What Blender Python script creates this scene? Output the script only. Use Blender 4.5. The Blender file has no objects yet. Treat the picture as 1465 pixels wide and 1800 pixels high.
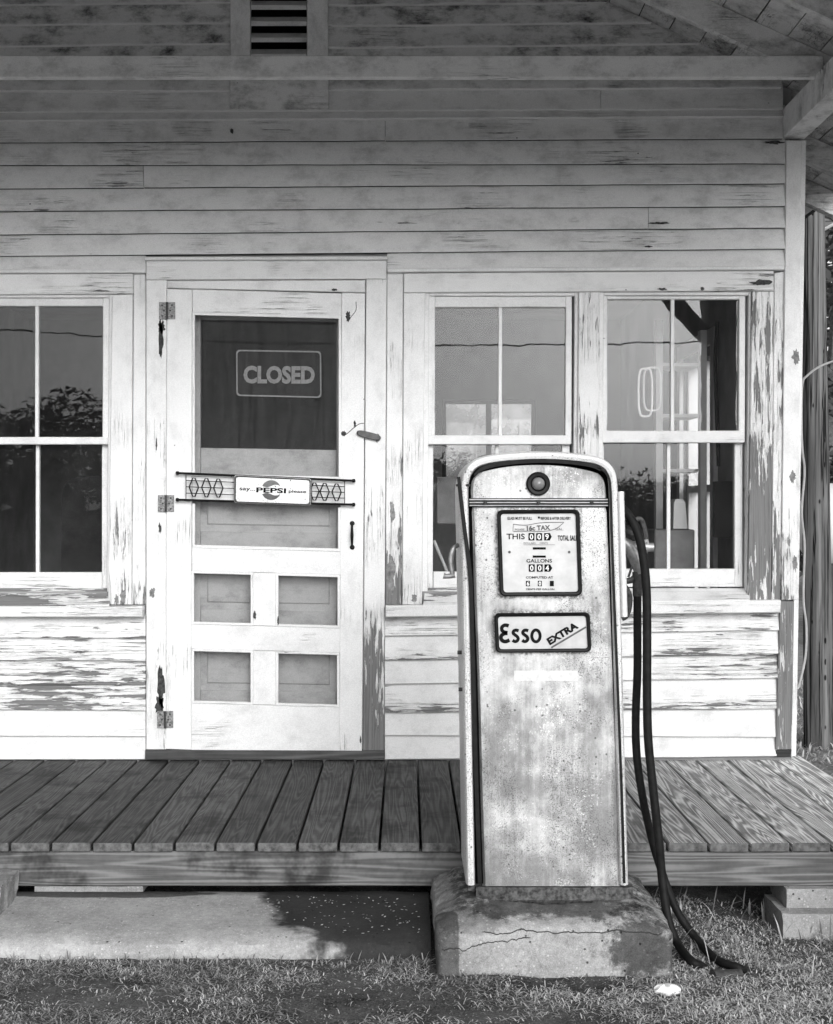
import bpy, math, random
from mathutils import Vector, Matrix, noise as mnoise

random.seed(7)
S = bpy.context.scene
COL = S.collection
RAD = math.radians

# ------------------------------------------------------------------ camera
CAM_Y, CAM_Z, FPX = -6.0, 1.141, 2340.0
cd = bpy.data.cameras.new('camera'); cam = bpy.data.objects.new('camera', cd); COL.objects.link(cam)
cam.location = (0, CAM_Y, CAM_Z); cam.rotation_euler = (RAD(90), 0, 0)
cd.sensor_fit = 'HORIZONTAL'; cd.sensor_width = 36; cd.lens = 36 * FPX / 1465
cd.shift_x = 17.5 / 1465; cd.shift_y = -10 / 1465; cd.clip_start = .05; cd.clip_end = 2000
S.camera = cam

# ------------------------------------------------------------------ world, sun, exposure
SUN_EL, SUN_ROT = 22, 165
w = bpy.data.worlds.new('World'); S.world = w; w.use_nodes = True
wn = w.node_tree; bg = wn.nodes['Background']
sky = wn.nodes.new('ShaderNodeTexSky'); sky.sky_type = 'NISHITA'; sky.sun_disc = False
sky.sun_elevation = RAD(SUN_EL); sky.sun_rotation = RAD(SUN_ROT)
sky.air_density = 1.0; sky.dust_density = 3.0
bw = wn.nodes.new('ShaderNodeRGBToBW')           # black and white photograph: neutral sky light
wn.links.new(sky.outputs[0], bw.inputs[0]); wn.links.new(bw.outputs[0], bg.inputs[0])
bg.inputs[1].default_value = 0.15
sl = bpy.data.lights.new('sun', 'SUN'); sun = bpy.data.objects.new('sun', sl); COL.objects.link(sun)
sl.energy = 0.64; sl.angle = RAD(26); sl.color = (1, 1, 1)
sd = Vector((math.sin(RAD(SUN_ROT)) * math.cos(RAD(SUN_EL)), math.cos(RAD(SUN_ROT)) * math.cos(RAD(SUN_EL)), math.sin(RAD(SUN_EL))))
sun.rotation_euler = sd.to_track_quat('Z', 'Y').to_euler(); sun.location = (3, -12, 9)
S.view_settings.view_transform = 'Standard'; S.view_settings.look = 'None'
S.view_settings.gamma = 1; S.view_settings.use_curve_mapping = False
S.view_settings.exposure = 0.77
S.render.engine = 'CYCLES'
S.cycles.max_bounces = 7; S.cycles.diffuse_bounces = 4; S.cycles.adaptive_threshold = .012; S.cycles.transparent_max_bounces = 24
S.cycles.use_denoising = True
S.cycles.caustics_reflective = False; S.cycles.caustics_refractive = False

# ------------------------------------------------------------------ helpers
def W(px, py, y=0.0):
    """a point of the building front measured on the 1465 x 1800 plate, at depth y (metres; the wall is y = 0)"""
    s = FPX / (y - CAM_Y)
    return Vector(((px - 715) / s, y, CAM_Z - (py - 890) / s))

WORLD = {}
def thing(name, label, cat, loc=(0, 0, 0), group=None):
    o = bpy.data.objects.new(name, None); COL.objects.link(o); o.empty_display_size = .1
    o.location = loc; o['label'] = label; o['category'] = cat
    if group: o['group'] = group
    WORLD[o] = Matrix.Translation(loc)
    return o

def sub(name, parent, loc=None):
    o = bpy.data.objects.new(name, None); COL.objects.link(o); o.empty_display_size = .05
    o.parent = parent; o.matrix_parent_inverse = WORLD[parent].inverted()
    o.location = loc or (0, 0, 0); WORLD[o] = Matrix.Translation(loc or (0, 0, 0))
    return o

class MB:
    def __init__(s): s.v, s.f, s.at = [], [], []
    def add(s, vs, fs):
        b = len(s.v); s.v += [tuple(p) for p in vs]; s.f += [tuple(i + b for i in f) for f in fs]; return b
    def box(s, x0, x1, y0, y1, z0, z1):
        s.add([(x0, y0, z0), (x1, y0, z0), (x1, y1, z0), (x0, y1, z0), (x0, y0, z1), (x1, y0, z1), (x1, y1, z1), (x0, y1, z1)],
              [(0, 3, 2, 1), (4, 5, 6, 7), (0, 1, 5, 4), (1, 2, 6, 5), (2, 3, 7, 6), (3, 0, 4, 7)])
        return s
    def bbox(s, x0, x1, y0, y1, z0, z1, b=.004):
        """box with chamfered edges"""
        vs = []; 
        for sx, X in ((1, x0), (-1, x1)):
            for sy, Y in ((1, y0), (-1, y1)):
                for sz, Z in ((1, z0), (-1, z1)):
                    vs += [(X, Y + sy * b, Z + sz * b), (X + sx * b, Y, Z + sz * b), (X + sx * b, Y + sy * b, Z)]
        i = lambda a, c, d, k: ((a * 2 + c) * 2 + d) * 3 + k
        fs = []
        for a in (0, 1):
            fs.append((i(a, 0, 0, 0), i(a, 1, 0, 0), i(a, 1, 1, 0), i(a, 0, 1, 0)))
            fs.append((i(0, a, 0, 1), i(1, a, 0, 1), i(1, a, 1, 1), i(0, a, 1, 1)))
            fs.append((i(0, 0, a, 2), i(1, 0, a, 2), i(1, 1, a, 2), i(0, 1, a, 2)))
            for c in (0, 1):
                fs.append((i(a, c, 0, 0), i(a, c, 1, 0), i(a, c, 1, 1), i(a, c, 0, 1)))
                fs.append((i(a, 0, c, 0), i(a, 1, c, 0), i(a, 1, c, 2), i(a, 0, c, 2)))
                fs.append((i(0, a, c, 1), i(1, a, c, 1), i(1, a, c, 2), i(0, a, c, 2)))
                for d in (0, 1):
                    fs.append((i(a, c, d, 0), i(a, c, d, 1), i(a, c, d, 2)))
        s.add(vs, fs); return s
    def loft(s, rings, cap0=True, cap1=True, closed=True):
        n = len(rings[0]); b = len(s.v)
        for r in rings: s.v += [tuple(p) for p in r]
        for k in range(len(rings) - 1):
            for j in range(n if closed else n - 1):
                a = b + k * n; q = (j + 1) % n
                s.f.append((a + j, a + q, a + n + q, a + n + j))
        if cap0: s.f.append(tuple(b + j for j in range(n))[::-1])
        if cap1: s.f.append(tuple(b + (len(rings) - 1) * n + j for j in range(n)))
        return s
    def board(s, q, yf, yb, b=.003):
        """plank seen face-on; q = plate corners TL,TR,BR,BL of its front face"""
        P = [W(x, y, yf) for x, y in q]
        c = sum(P, Vector()) / 4
        def inset(d):
            out = []
            for p in P:
                out.append(Vector((p.x + (d if p.x < c.x else -d), 0, p.z + (d if p.z < c.z else -d))))
            return out
        I = inset(b)
        r0 = [Vector((p.x, yb, p.z)) for p in P]; r1 = [Vector((p.x, yf + b, p.z)) for p in P]
        r2 = [Vector((p.x, yf, p.z)) for p in I]
        s.loft([r0, r1, r2]); return s
    def tube(s, pts, r, n=8, smooth=6, cap=True):
        P = [Vector(p) for p in pts]
        if smooth and len(P) > 2:
            Q = []; R = [r] * len(P) if not isinstance(r, (list, tuple)) else list(r); RR = []
            for i in range(len(P) - 1):
                p0, p1, p2, p3 = P[max(i - 1, 0)], P[i], P[i + 1], P[min(i + 2, len(P) - 1)]
                for k in range(smooth):
                    t = k / smooth
                    Q.append(.5 * ((2 * p1) + (-p0 + p2) * t + (2 * p0 - 5 * p1 + 4 * p2 - p3) * t * t + (-p0 + 3 * p1 - 3 * p2 + p3) * t ** 3))
                    RR.append(R[i] * (1 - t) + R[i + 1] * t)
            Q.append(P[-1]); RR.append(R[-1]); P, R = Q, RR
        else:
            R = [r] * len(P) if not isinstance(r, (list, tuple)) else list(r)
        T0 = (P[1] - P[0]).normalized()
        u = T0.orthogonal().normalized(); rings = []
        for i, p in enumerate(P):
            t = (P[min(i + 1, len(P) - 1)] - P[max(i - 1, 0)]).normalized()
            u = (u - t * u.dot(t)).normalized(); v = t.cross(u)
            rings.append([p + R[i] * (u * math.cos(2 * math.pi * k / n) + v * math.sin(2 * math.pi * k / n)) for k in range(n)])
        s.loft(rings, cap, cap); return s
    def lathe(s, c, prof, axis='y', n=24):
        """prof = [(radius, offset along the axis)]"""
        rings = []
        for r, o in prof:
            ring = []
            for k in range(n):
                a = 2 * math.pi * k / n; p, q = r * math.cos(a), r * math.sin(a)
                ring.append({'y': (c[0] + p, c[1] + o, c[2] + q), 'z': (c[0] + p, c[1] + q, c[2] + o), 'x': (c[0] + o, c[1] + p, c[2] + q)}[axis])
            rings.append(ring)
        s.loft(rings); return s
    def build(s, name, mat, parent=None, smooth=False, **props):
        me = bpy.data.meshes.new(name); me.from_pydata(s.v, [], s.f); me.update()
        import bmesh
        bm = bmesh.new(); bm.from_mesh(me); bmesh.ops.recalc_face_normals(bm, faces=bm.faces)
        if smooth:
            for f in bm.faces: f.smooth = True
            for e in bm.edges:
                if len(e.link_faces) == 2 and e.calc_face_angle(0) > RAD(38): e.smooth = False
        bm.to_mesh(me); bm.free()
        me.materials.append(mat)
        return link(name, me, parent, **props)

def link(name, me, parent=None, **props):
    o = bpy.data.objects.new(name, me); COL.objects.link(o)
    if parent is not None:
        o.parent = parent; o.matrix_parent_inverse = WORLD[parent].inverted()
    WORLD[o] = Matrix.Identity(4)
    for k, v in props.items(): o[k] = v
    return o

# ------------------------------------------------------------------ procedural materials (all neutral greys)
class Mat:
    def __init__(s, name):
        s.m = bpy.data.materials.new(name); s.m.use_nodes = True; s.t = s.m.node_tree
        s.t.nodes.clear(); s.out = s.n('ShaderNodeOutputMaterial')
    def n(s, t, **k):
        nd = s.t.nodes.new(t)
        for a, b in k.items(): setattr(nd, a, b)
        return nd
    def put(s, sock, v):
        if hasattr(v, 'is_output'): s.t.links.new(v, sock)
        elif isinstance(v, (int, float)) and sock.type in ('RGBA',): sock.default_value = (v, v, v, 1)
        elif isinstance(v, (int, float)) and sock.type == 'VECTOR': sock.default_value = (v, v, v)
        else: sock.default_value = v
    def math(s, op, a, b=None, c=None, clamp=False):
        nd = s.n('ShaderNodeMath', operation=op); nd.use_clamp = clamp
        for i, v in enumerate((a, b, c)):
            if v is not None: s.put(nd.inputs[i], v)
        return nd.outputs[0]
    def add(s, a, b): return s.math('ADD', a, b)
    def mul(s, a, b): return s.math('MULTIPLY', a, b)
    def sub(s, a, b): return s.math('SUBTRACT', a, b)
    def step(s, v, lo, hi, a=0., b=1.):
        nd = s.n('ShaderNodeMapRange', interpolation_type='SMOOTHSTEP')
        for i, x in enumerate((v, lo, hi, a, b)): s.put(nd.inputs[i], x)
        return nd.outputs[0]
    def lin(s, v, lo, hi, a, b):
        nd = s.n('ShaderNodeMapRange'); nd.clamp = True
        for i, x in enumerate((v, lo, hi, a, b)): s.put(nd.inputs[i], x)
        return nd.outputs[0]
    def mix(s, f, a, b):
        nd = s.n('ShaderNodeMix', data_type='FLOAT')
        s.put(nd.inputs[0], f); s.put(nd.inputs[2], a); s.put(nd.inputs[3], b); return nd.outputs[0]
    def attr(s, name):
        return s.n('ShaderNodeAttribute', attribute_type='OBJECT', attribute_name=name).outputs['Fac']
    def geo(s, name):
        return s.n('ShaderNodeAttribute', attribute_type='GEOMETRY', attribute_name=name).outputs['Fac']
    def coords(s, rnd=True):
        tc = s.n('ShaderNodeTexCoord'); s.gen = tc.outputs['Generated']
        if not rnd: return tc.outputs['Object']
        oi = s.n('ShaderNodeObjectInfo')
        k = s.mul(oi.outputs['Random'], 53.0)
        va = s.n('ShaderNodeVectorMath', operation='ADD')
        s.put(va.inputs[0], tc.outputs['Object']); s.put(va.inputs[1], k); s.rand = oi.outputs['Random']
        return va.outputs[0]
    def scale(s, v, sc):
        nd = s.n('ShaderNodeVectorMath', operation='MULTIPLY'); s.put(nd.inputs[0], v); nd.inputs[1].default_value = sc
        return nd.outputs[0]
    def noise(s, v, scale, detail=4, rough=.55, dist=0):
        nd = s.n('ShaderNodeTexNoise'); s.put(nd.inputs['Vector'], v)
        nd.inputs['Scale'].default_value = scale; nd.inputs['Detail'].default_value = detail
        nd.inputs['Roughness'].default_value = rough; nd.inputs['Distortion'].default_value = dist
        return nd.outputs['Fac']
    def voro(s, v, scale, feature='F1', rand=1):
        nd = s.n('ShaderNodeTexVoronoi', feature=feature); s.put(nd.inputs['Vector'], v)
        nd.inputs['Scale'].default_value = scale; nd.inputs['Randomness'].default_value = rand
        return nd.outputs
    def sep(s, v):
        nd = s.n('ShaderNodeSeparateXYZ'); s.put(nd.inputs[0], v); return nd.outputs
    def bsdf(s, col, rough=.6, spec=.3, metal=0, bump=None, dist=.002, strength=1., normal=None):
        b = s.n('ShaderNodeBsdfPrincipled')
        s.put(b.inputs['Base Color'], col); s.put(b.inputs['Roughness'], rough)
        s.put(b.inputs['Specular IOR Level'], spec); s.put(b.inputs['Metallic'], metal)
        if bump is not None:
            bp = s.n('ShaderNodeBump'); s.put(bp.inputs['Height'], bump)
            bp.inputs['Distance'].default_value = dist; bp.inputs['Strength'].default_value = strength
            s.put(b.inputs['Normal'], bp.outputs[0])
        s.t.links.new(b.outputs[0], s.out.inputs[0]); s.b = b
        return s.m

def paint(name, vertical, albedo=.74, wood0=.06, wood1=.29):
    """old white house paint on wood; per-board wear in obj['peel'], ['peel_t'], ['peel_x'], ['dirt']"""
    s = Mat(name); v = s.coords()
    along, across = (1, 24) if not vertical else (24, 1)
    gv = s.scale(v, (2.4 * along / 1 if not vertical else 34, 10, 34 if not vertical else 2.6))
    n1 = s.noise(gv, 1.0, 7, .62, .4)
    n2 = s.noise(v, 3.2, 3, .5)
    n3 = s.noise(s.scale(v, (1.2, 8, 90) if not vertical else (90, 8, 1.2)), 1.0, 4, .6, .6)
    g = s.sep(s.gen); gz, gx = g[2], g[0]
    down = s.math('POWER', s.sub(1.0, gz), 1.6)
    amt = s.add(s.mix(down, s.attr('peel_t'), s.attr('peel')), s.mul(s.attr('peel_x'), s.sub(gx, .5)))
    nf = s.noise(s.scale(v, (9, 30, 95) if not vertical else (95, 30, 9)), 1.0, 5, .6, .5)
    m = s.add(s.add(s.mul(n1, .42), s.mul(n2, .28)), s.mul(nf, .30))
    th = s.sub(.69, s.mul(amt, .34))
    mask = s.step(s.sub(m, th), -.006, .006)
    lift = s.step(s.sub(m, th), -.045, 0.0)                 # paint edge curling before it breaks
    crack = s.mul(s.step(s.math('ABSOLUTE', s.sub(n3, .5)), .010, .003), s.step(s.add(n2, s.mul(amt, .55)), .60, .74))
    wood = s.mix(s.noise(s.scale(v, (3, 60, 170) if not vertical else (170, 60, 3)), 1, 4, .7), wood0, wood1)
    dirtn = s.noise(s.scale(v, (2.6, 3, 4) if not vertical else (4, 3, 2.6)), 2.6, 8, .72)
    dirt = s.mul(s.step(dirtn, .42, .75), s.add(s.attr('dirt'), .10))
    fine = s.noise(v, 260, 2, .6)
    pc = s.mul(s.mul(albedo, s.sub(1.0, s.mul(dirt, .85))), s.lin(fine, .25, .75, .84, 1.08))
    vo = s.voro(v, 9)
    dot = s.mul(s.step(vo['Distance'], .040, .022), s.step(s.sep(vo['Color'])[0], .80, .82))
    pc = s.mix(s.math('MAXIMUM', dot, s.mul(crack, .9)), pc, .06)
    col = s.mix(mask, pc, wood)
    h = s.add(s.sub(s.mul(lift, .5), s.mul(mask, 1.3)), s.add(s.mul(n3, .25), s.mul(crack, -.8)))
    return s.bsdf(col, s.mix(mask, .5, .85), .3, 0, h, .0022, .9)

PAINT_H = paint('white_paint_horizontal', False, .72)
PAINT_V = paint('white_paint_vertical', True)
PAINT_G = paint('white_paint_under_roof', False, .64)      # slightly darker white for the upper boards and roof timbers
PAINT_T = paint('white_paint_metal_trim', True, .70)

def wood_mat(name, lo, hi, axis='y', freq=14, contrast=1.0):
    s = Mat(name); v = s.coords()
    sc = {'y': (1, .05, 1), 'x': (.05, 1, 1), 'z': (1, 1, .05)}[axis]
    gv = s.scale(v, sc)
    rings = s.add(s.noise(gv, 13, 2, .45, .2), s.mul(s.noise(s.scale(v, (1, 1, 1)), 60, 3, .6), .012))
    band = s.math('SINE', s.mul(rings, freq * 6.28)); band = s.lin(band, -1, 1, 0, 1)
    fine = s.noise(s.scale(v, {'y': (150, 4, 150), 'x': (4, 150, 150), 'z': (150, 150, 4)}[axis]), 1, 3, .7)
    blot = s.noise(v, 7, 7, .72)
    tone = s.attr('tone')
    k = s.add(s.mul(s.math('POWER', band, 1.6), s.mul(s.add(s.attr('grain'), .55), contrast)), s.add(s.mul(fine, .5), s.mul(blot, .45)))
    base = s.mix(s.lin(k, .33, 1.03, 0, 1), lo, hi)
    stain = s.step(s.noise(v, 3.1, 5, .65), .50, .66)
    base = s.mul(s.mul(base, tone), s.sub(1.0, s.mul(stain, s.attr('stain'))))
    knot = s.voro(s.scale(v, {'y': (4, 1.6, 4), 'x': (1.6, 4, 4), 'z': (4, 4, 1.6)}[axis]), 1.0)['Distance']
    base = s.mul(base, s.lin(knot, .03, .075, .35, 1.0))
    return s.bsdf(base, .72, .25, 0, s.add(s.mul(band, .5), s.mul(fine, .8)), .0012, .8)

WOOD_DECK = wood_mat('deck_lumber', .06, .46, 'y', 21, .55)
WOOD_FASCIA = wood_mat('joist_lumber', .10, .44, 'x', 12, .7)
def post_mat():
    s = Mat('weathered_post'); v = s.coords(False)
    st = s.noise(s.scale(v, (34, 34, 1.1)), 1, 6, .65, .3); cr = s.noise(s.scale(v, (22, 22, .5)), 1, 4, .55, .5)
    pk = s.voro(s.scale(v, (30, 30, 12)), 1.0)
    col = s.lin(st, .32, .66, .05, .34)
    crk = s.step(s.math('ABSOLUTE', s.sub(cr, .5)), .030, .008); hole = s.mul(s.step(pk['Distance'], .26, .14), s.step(s.sep(pk['Color'])[0], .78, .82))
    col = s.mul(col, s.sub(1.0, s.mul(s.math('MAXIMUM', crk, hole), .9)))
    return s.bsdf(s.mul(col, s.attr('tone')), .85, .15, 0, s.sub(s.mul(st, .6), s.math('MAXIMUM', crk, hole)), .006, .9)
WOOD_POST = post_mat()
WOOD_DARK = wood_mat('dark_worn_wood', .03, .14, 'x', 6, .6)

def plain(name, a, b, scale=30, rough=.6, spec=.3, metal=0, bump=.0, detail=5):
    s = Mat(name); v = s.coords()
    n = s.noise(v, scale, detail, .6)
    return s.bsdf(s.lin(n, .3, .7, a, b), rough, spec, metal, n if bump else None, bump or .001, .8)

END = plain('plank_end_grain', .05, .17, 45, .9, .05, 0, .001); EDGE = plain('lap_shade_paint', .012, .07, 25, .9, .05); LAP_BOUNCE = plain('lap_bounce_paint', .70, .82, 25, .7, .1)  # last two colour the lap undersides: painted shadow line, painted bounce light
BLACK = plain('black_enamel', .002, .006, 60, .5, .2)
RUBBER = plain('black_rubber', .004, .012, 45, .6, .16, 0, .0006)
GAP = plain('dark_recess', .002, .005, 20, .9, .0)
IRON = plain('dark_iron', .02, .07, 90, .55, .4, .3, .0006)
HINGE = plain('rusted_hinge_plate', .05, .38, 120, .6, .4, .3, .0008)
ALU = plain('cast_aluminium', .18, .36, 60, .45, .5, .5, .0006)
CHROME = plain('dull_chrome_trim', .6, .78, 80, .4, .5, .3)
WHITEPLATE = plain('dial_enamel', .42, .54, 22, .4, .3)
INK = plain('black_ink', .003, .008, 40, .7, .1)
INKG = plain('grey_ink', .06, .12, 60, .6, .2)
SIGNDARK = plain('dark_sign_card', .035, .06, 30, .6, .2)
SIGNWHITE = plain('sign_white_ink', .62, .74, 60, .6, .2)
CARDINK = plain('faded_card_ink', .36, .52, 90, .7, .1)
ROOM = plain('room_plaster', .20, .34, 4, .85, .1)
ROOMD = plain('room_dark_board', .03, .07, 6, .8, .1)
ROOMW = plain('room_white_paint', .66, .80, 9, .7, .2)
GREYP = plain('grey_card', .16, .26, 12, .7, .2)
LEAF = None

def concrete(name, lo, hi, wet=None, cracks=None, dark=None):
    s = Mat(name); v = s.coords(False)
    a = s.noise(v, 5, 8, .65); b = s.noise(v, 60, 4, .7); c = s.noise(v, 300, 2, .6)
    k = s.add(s.mul(a, .45), s.add(s.mul(b, .32), s.mul(c, .34)))
    col = s.lin(k, .42, .70, lo, hi)
    vo = s.voro(v, 95); peb = s.mul(s.step(vo['Distance'], .34, .2), s.step(s.sep(vo['Color'])[0], .80, .86))
    col = s.mix(s.mul(peb, .55), col, min(hi * 1.35, .75))
    pit = s.voro(v, 42); pits = s.mul(s.step(pit['Distance'], .18, .10), s.step(s.sep(pit['Color'])[1], .82, .86))
    col = s.mul(col, s.sub(1.0, s.mul(pits, .75)))
    p = s.sep(v); wob = s.noise(v, 7, 4, .6)
    if wet:
        tot = None
        for (cx, cy, rx, ry, k2) in wet:                    # damp patches with outlines of their own
            dx = s.math('POWER', s.math('DIVIDE', s.sub(p[0], cx), rx), 2.0); dy = s.math('POWER', s.math('DIVIDE', s.sub(p[1], cy), ry), 2.0)
            d = s.add(s.math('SQRT', s.add(dx, dy)), s.mul(s.sub(wob, .5), .55))
            mk = s.mul(s.step(d, 1.06, .94), k2); tot = mk if tot is None else s.math('MAXIMUM', tot, mk)
        col = s.mul(col, s.sub(1.0, tot))
    h = s.add(s.mul(a, .6), s.add(s.mul(b, .5), s.mul(pits, -1.2)))
    if dark:
        for (cx, cz, rx, rz, k2) in dark:
            dx = s.math('POWER', s.math('DIVIDE', s.sub(p[0], cx), rx), 2.0); dz = s.math('POWER', s.math('DIVIDE', s.sub(p[2], cz), rz), 2.0)
            d = s.add(s.math('SQRT', s.add(dx, dz)), s.mul(s.sub(s.noise(v, 26, 5, .75), .5), 2.2))
            col = s.mul(col, s.sub(1.0, s.mul(s.step(d, 1.25, .7), k2)))
    if cracks:
        for (zc, amp, sc, x0, x1, sl_) in cracks:
            f = s.add(s.mul(s.sub(s.noise(s.scale(v, (1, 1, 0)), sc, 5, .6), .5), amp), s.add(zc, s.mul(p[0], sl_)))
            ln = s.mul(s.step(s.math('ABSOLUTE', s.sub(p[2], f)), 0.0019, .0006), s.mul(s.step(p[0], x0, x0 + .01), s.step(p[0], x1, x1 - .01)))
            col = s.mix(ln, col, .04); h = s.sub(h, s.mul(ln, 2.0))
    return s.bsdf(col, .85, .2, 0, h, .004, .8)

def pump_paint(name, base, worn, amount=.5, speck=.5, grad=0.0, halos=()):
    """sun-chalked enamel worn through to grey primer, rust specks and run-down streaks"""
    s = Mat(name); v = s.coords(False); g = s.sep(s.gen)
    big = s.noise(v, 6.5, 5, .6); mid = s.noise(s.scale(v, (1, 1, .55)), 26, 6, .7)
    streak = s.noise(s.scale(v, (95, 95, 3.2)), 1, 4, .65)
    low = s.mul(s.sub(.5, g[2]), grad)
    k = s.add(s.add(s.add(s.mul(big, .58), s.mul(mid, .32)), s.mul(streak, .16)), low)
    wear = s.step(k, .60 - .22 * amount, .92 - .22 * amount)
    col = s.mix(wear, base, worn)
    fine = s.noise(v, 330, 2, .6); col = s.mul(col, s.lin(fine, .25, .75, .84, 1.12))
    edge = s.math('MINIMUM', g[0], s.sub(1.0, g[0]))
    sp = s.noise(v, 260, 4, .7)
    zone = s.add(s.noise(s.scale(v, (1, 1, .55)), 7, 6, .72), s.mul(s.step(edge, .14, .0), .10))
    spk = s.mul(s.step(sp, .60 - .09 * speck, .66 - .07 * speck), s.step(zone, .42, .58))
    col = s.mix(s.mul(spk, .85), col, .05)
    spl = s.mul(s.step(s.noise(v, 190, 4, .65), .56, .63), s.step(s.noise(v, 9, 5, .65), .48, .62))
    col = s.mix(s.mul(spl, .75), col, .82)
    run = s.mul(s.step(s.noise(s.scale(v, (70, 70, 1.6)), 1, 3, .6), .60, .72), s.step(s.noise(s.scale(v, (5, 5, 2.4)), 1, 4, .6), .50, .62))
    col = s.mix(s.mul(run, .5), col, .10)
    bl = s.voro(v, 60); blob = s.mul(s.step(bl['Distance'], .30, .10), s.step(s.add(s.sep(bl['Color'])[0], s.mul(s.sub(s.noise(v, 7, 3, .6), .5), 1.2)), .86, .92))
    col = s.mix(s.mul(blob, .85), col, .04)
    for (cx, cz, hx, hz) in halos:
        p = s.sep(v)
        dx = s.sub(s.math('ABSOLUTE', s.sub(p[0], cx)), hx); dz = s.sub(s.math('ABSOLUTE', s.sub(p[2], cz)), hz)
        d = s.add(s.math('MAXIMUM', dx, dz), s.mul(s.sub(s.noise(v, 45, 5, .75), .5), .035))
        hm = s.mul(s.step(d, .016, .0), s.step(s.noise(v, 120, 4, .7), .36, .60))
        col = s.mix(s.mul(hm, .85), col, .035)
    lines = s.mul(s.step(edge, .055, .045), s.step(s.noise(s.scale(v, (160, 160, 3)), 1, 3, .6), .50, .60))
    col = s.mix(s.mul(lines, .55 * speck), col, .09)
    return s.bsdf(col, s.mix(wear, .38, .6), .4, 0, s.add(s.add(s.mul(spk, -1.), s.mul(sp, .3)), s.mul(s.noise(v, 4, 2, .5), 6.0)), .0006, .8)

RUST = plain('flaking_rust', .008, .13, 70, .85, .15, 0, .003)
PUMP_BODY = pump_paint('pump_shell_enamel', .64, .34, .45, .6)
PUMP_FRONT = pump_paint('pump_front_enamel', .64, .21, 1.08, .75, .20, halos=[(W(949, 0, -1.93).x, W(0, 972, -1.93).z, 72 / 575, 75 / 575), (W(955, 0, -1.93).x, W(0, 1112, -1.93).z, 83 / 575, 34 / 575)])
PUMP_LID = pump_paint('pump_lid_enamel', .62, .16, 1.0, .6, -.12)
PUMP_FOOT = pump_paint('pump_foot_rust', .13, .025, .8, 1.)
SIGNPLATE = pump_paint('push_plate_enamel', .76, .55, .0, .4)

def glass(name, f0, dust, rough=0.0, wav=0.0):
    s = Mat(name)
    lw = s.n('ShaderNodeLayerWeight'); lw.inputs[0].default_value = .5
    v = s.coords()
    f = s.add(f0, s.mul(s.math('POWER', lw.outputs['Facing'], 5.0), 1 - f0))
    tr = s.n('ShaderNodeBsdfTransparent'); tr.inputs[0].default_value = (.93, .93, .93, 1)
    gl = s.n('ShaderNodeBsdfGlossy'); gl.inputs['Roughness'].default_value = rough
    if wav:
        bp = s.n('ShaderNodeBump'); s.put(bp.inputs['Height'], s.noise(s.scale(v, (1, 1, .6)), 7, 2, .5)); bp.inputs['Distance'].default_value = wav
        s.put(gl.inputs['Normal'], bp.outputs[0])
    m1 = s.n('ShaderNodeMixShader'); s.put(m1.inputs[0], f); s.put(m1.inputs[1], tr.outputs[0]); s.put(m1.inputs[2], gl.outputs[0])
    df = s.n('ShaderNodeBsdfDiffuse'); df.inputs[0].default_value = (.55, .55, .55, 1)
    dn = s.mul(s.lin(s.noise(v, 6, 6, .7), .3, .75, .4, 1.4), dust)
    m2 = s.n('ShaderNodeMixShader'); s.put(m2.inputs[0], dn); s.put(m2.inputs[1], m1.outputs[0]); s.put(m2.inputs[2], df.outputs[0])
    s.t.links.new(m2.outputs[0], s.out.inputs[0]); return s.m
GLASS = glass('old_window_glass', .026, .007, 0, .00025)
GLASS_D = glass('door_glass', .007, .002, 0, .0002)
GLASS_S = glass('dial_glass', .03, .01)

def screen_mat():
    s = Mat('insect_screen'); v = s.coords()
    tr = s.n('ShaderNodeBsdfTransparent'); df = s.n('ShaderNodeBsdfDiffuse')
    s.put(df.inputs[0], s.lin(s.add(s.mul(s.noise(s.scale(v, (60, 1, 3)), 1, 5, .7), .6), s.mul(s.noise(v, 220, 2, .6), .4)), .36, .64, .0, .09))
    m = s.n('ShaderNodeMixShader'); m.inputs[0].default_value = .36
    s.put(m.inputs[1], tr.outputs[0]); s.put(m.inputs[2], df.outputs[0]); s.t.links.new(m.outputs[0], s.out.inputs[0]); return s.m
SCREEN = screen_mat()

def blade_mat(name, lo, hi, rough=.7):
    s = Mat(name); t = s.geo('tone')
    c = s.mix(t, lo, hi)
    df = s.n('ShaderNodeBsdfDiffuse'); s.put(df.inputs[0], c)
    tl = s.n('ShaderNodeBsdfTranslucent'); s.put(tl.inputs[0], s.mul(c, .8))
    m = s.n('ShaderNodeMixShader'); m.inputs[0].default_value = .3
    s.put(m.inputs[1], df.outputs[0]); s.put(m.inputs[2], tl.outputs[0]); s.t.links.new(m.outputs[0], s.out.inputs[0]); return s.m
GRASS = blade_mat('dry_grass_blades', .06, .78)
LEAF = blade_mat('tree_leaves', .03, .12)
BARK = plain('tree_bark', .05, .18, 25, .9, .1, 0, .004)

def soil_mat():
    s = Mat('soil'); v = s.coords(False)
    a = s.noise(v, 6, 9, .75); b = s.noise(v, 150, 5, .75)
    p = s.sep(v)
    near = s.step(p[1], 1.0, -1.0)
    peb = s.voro(v, 130); col = s.lin(s.add(s.mul(a, .5), s.mul(b, .5)), .38, .64, .012, .19)
    col = s.mix(s.mul(s.step(peb['Distance'], .32, .2), s.step(s.sep(peb['Color'])[0], .86, .9)), col, .38)
    lawn = s.lin(s.add(s.mul(a, .4), s.mul(s.noise(v, 35, 5, .8), .6)), .35, .65, .10, .42)
    return s.bsdf(s.mix(near, lawn, col), .95, .1, 0, s.add(a, s.mul(b, .6)), .02, .8)
SOIL = soil_mat()

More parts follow.
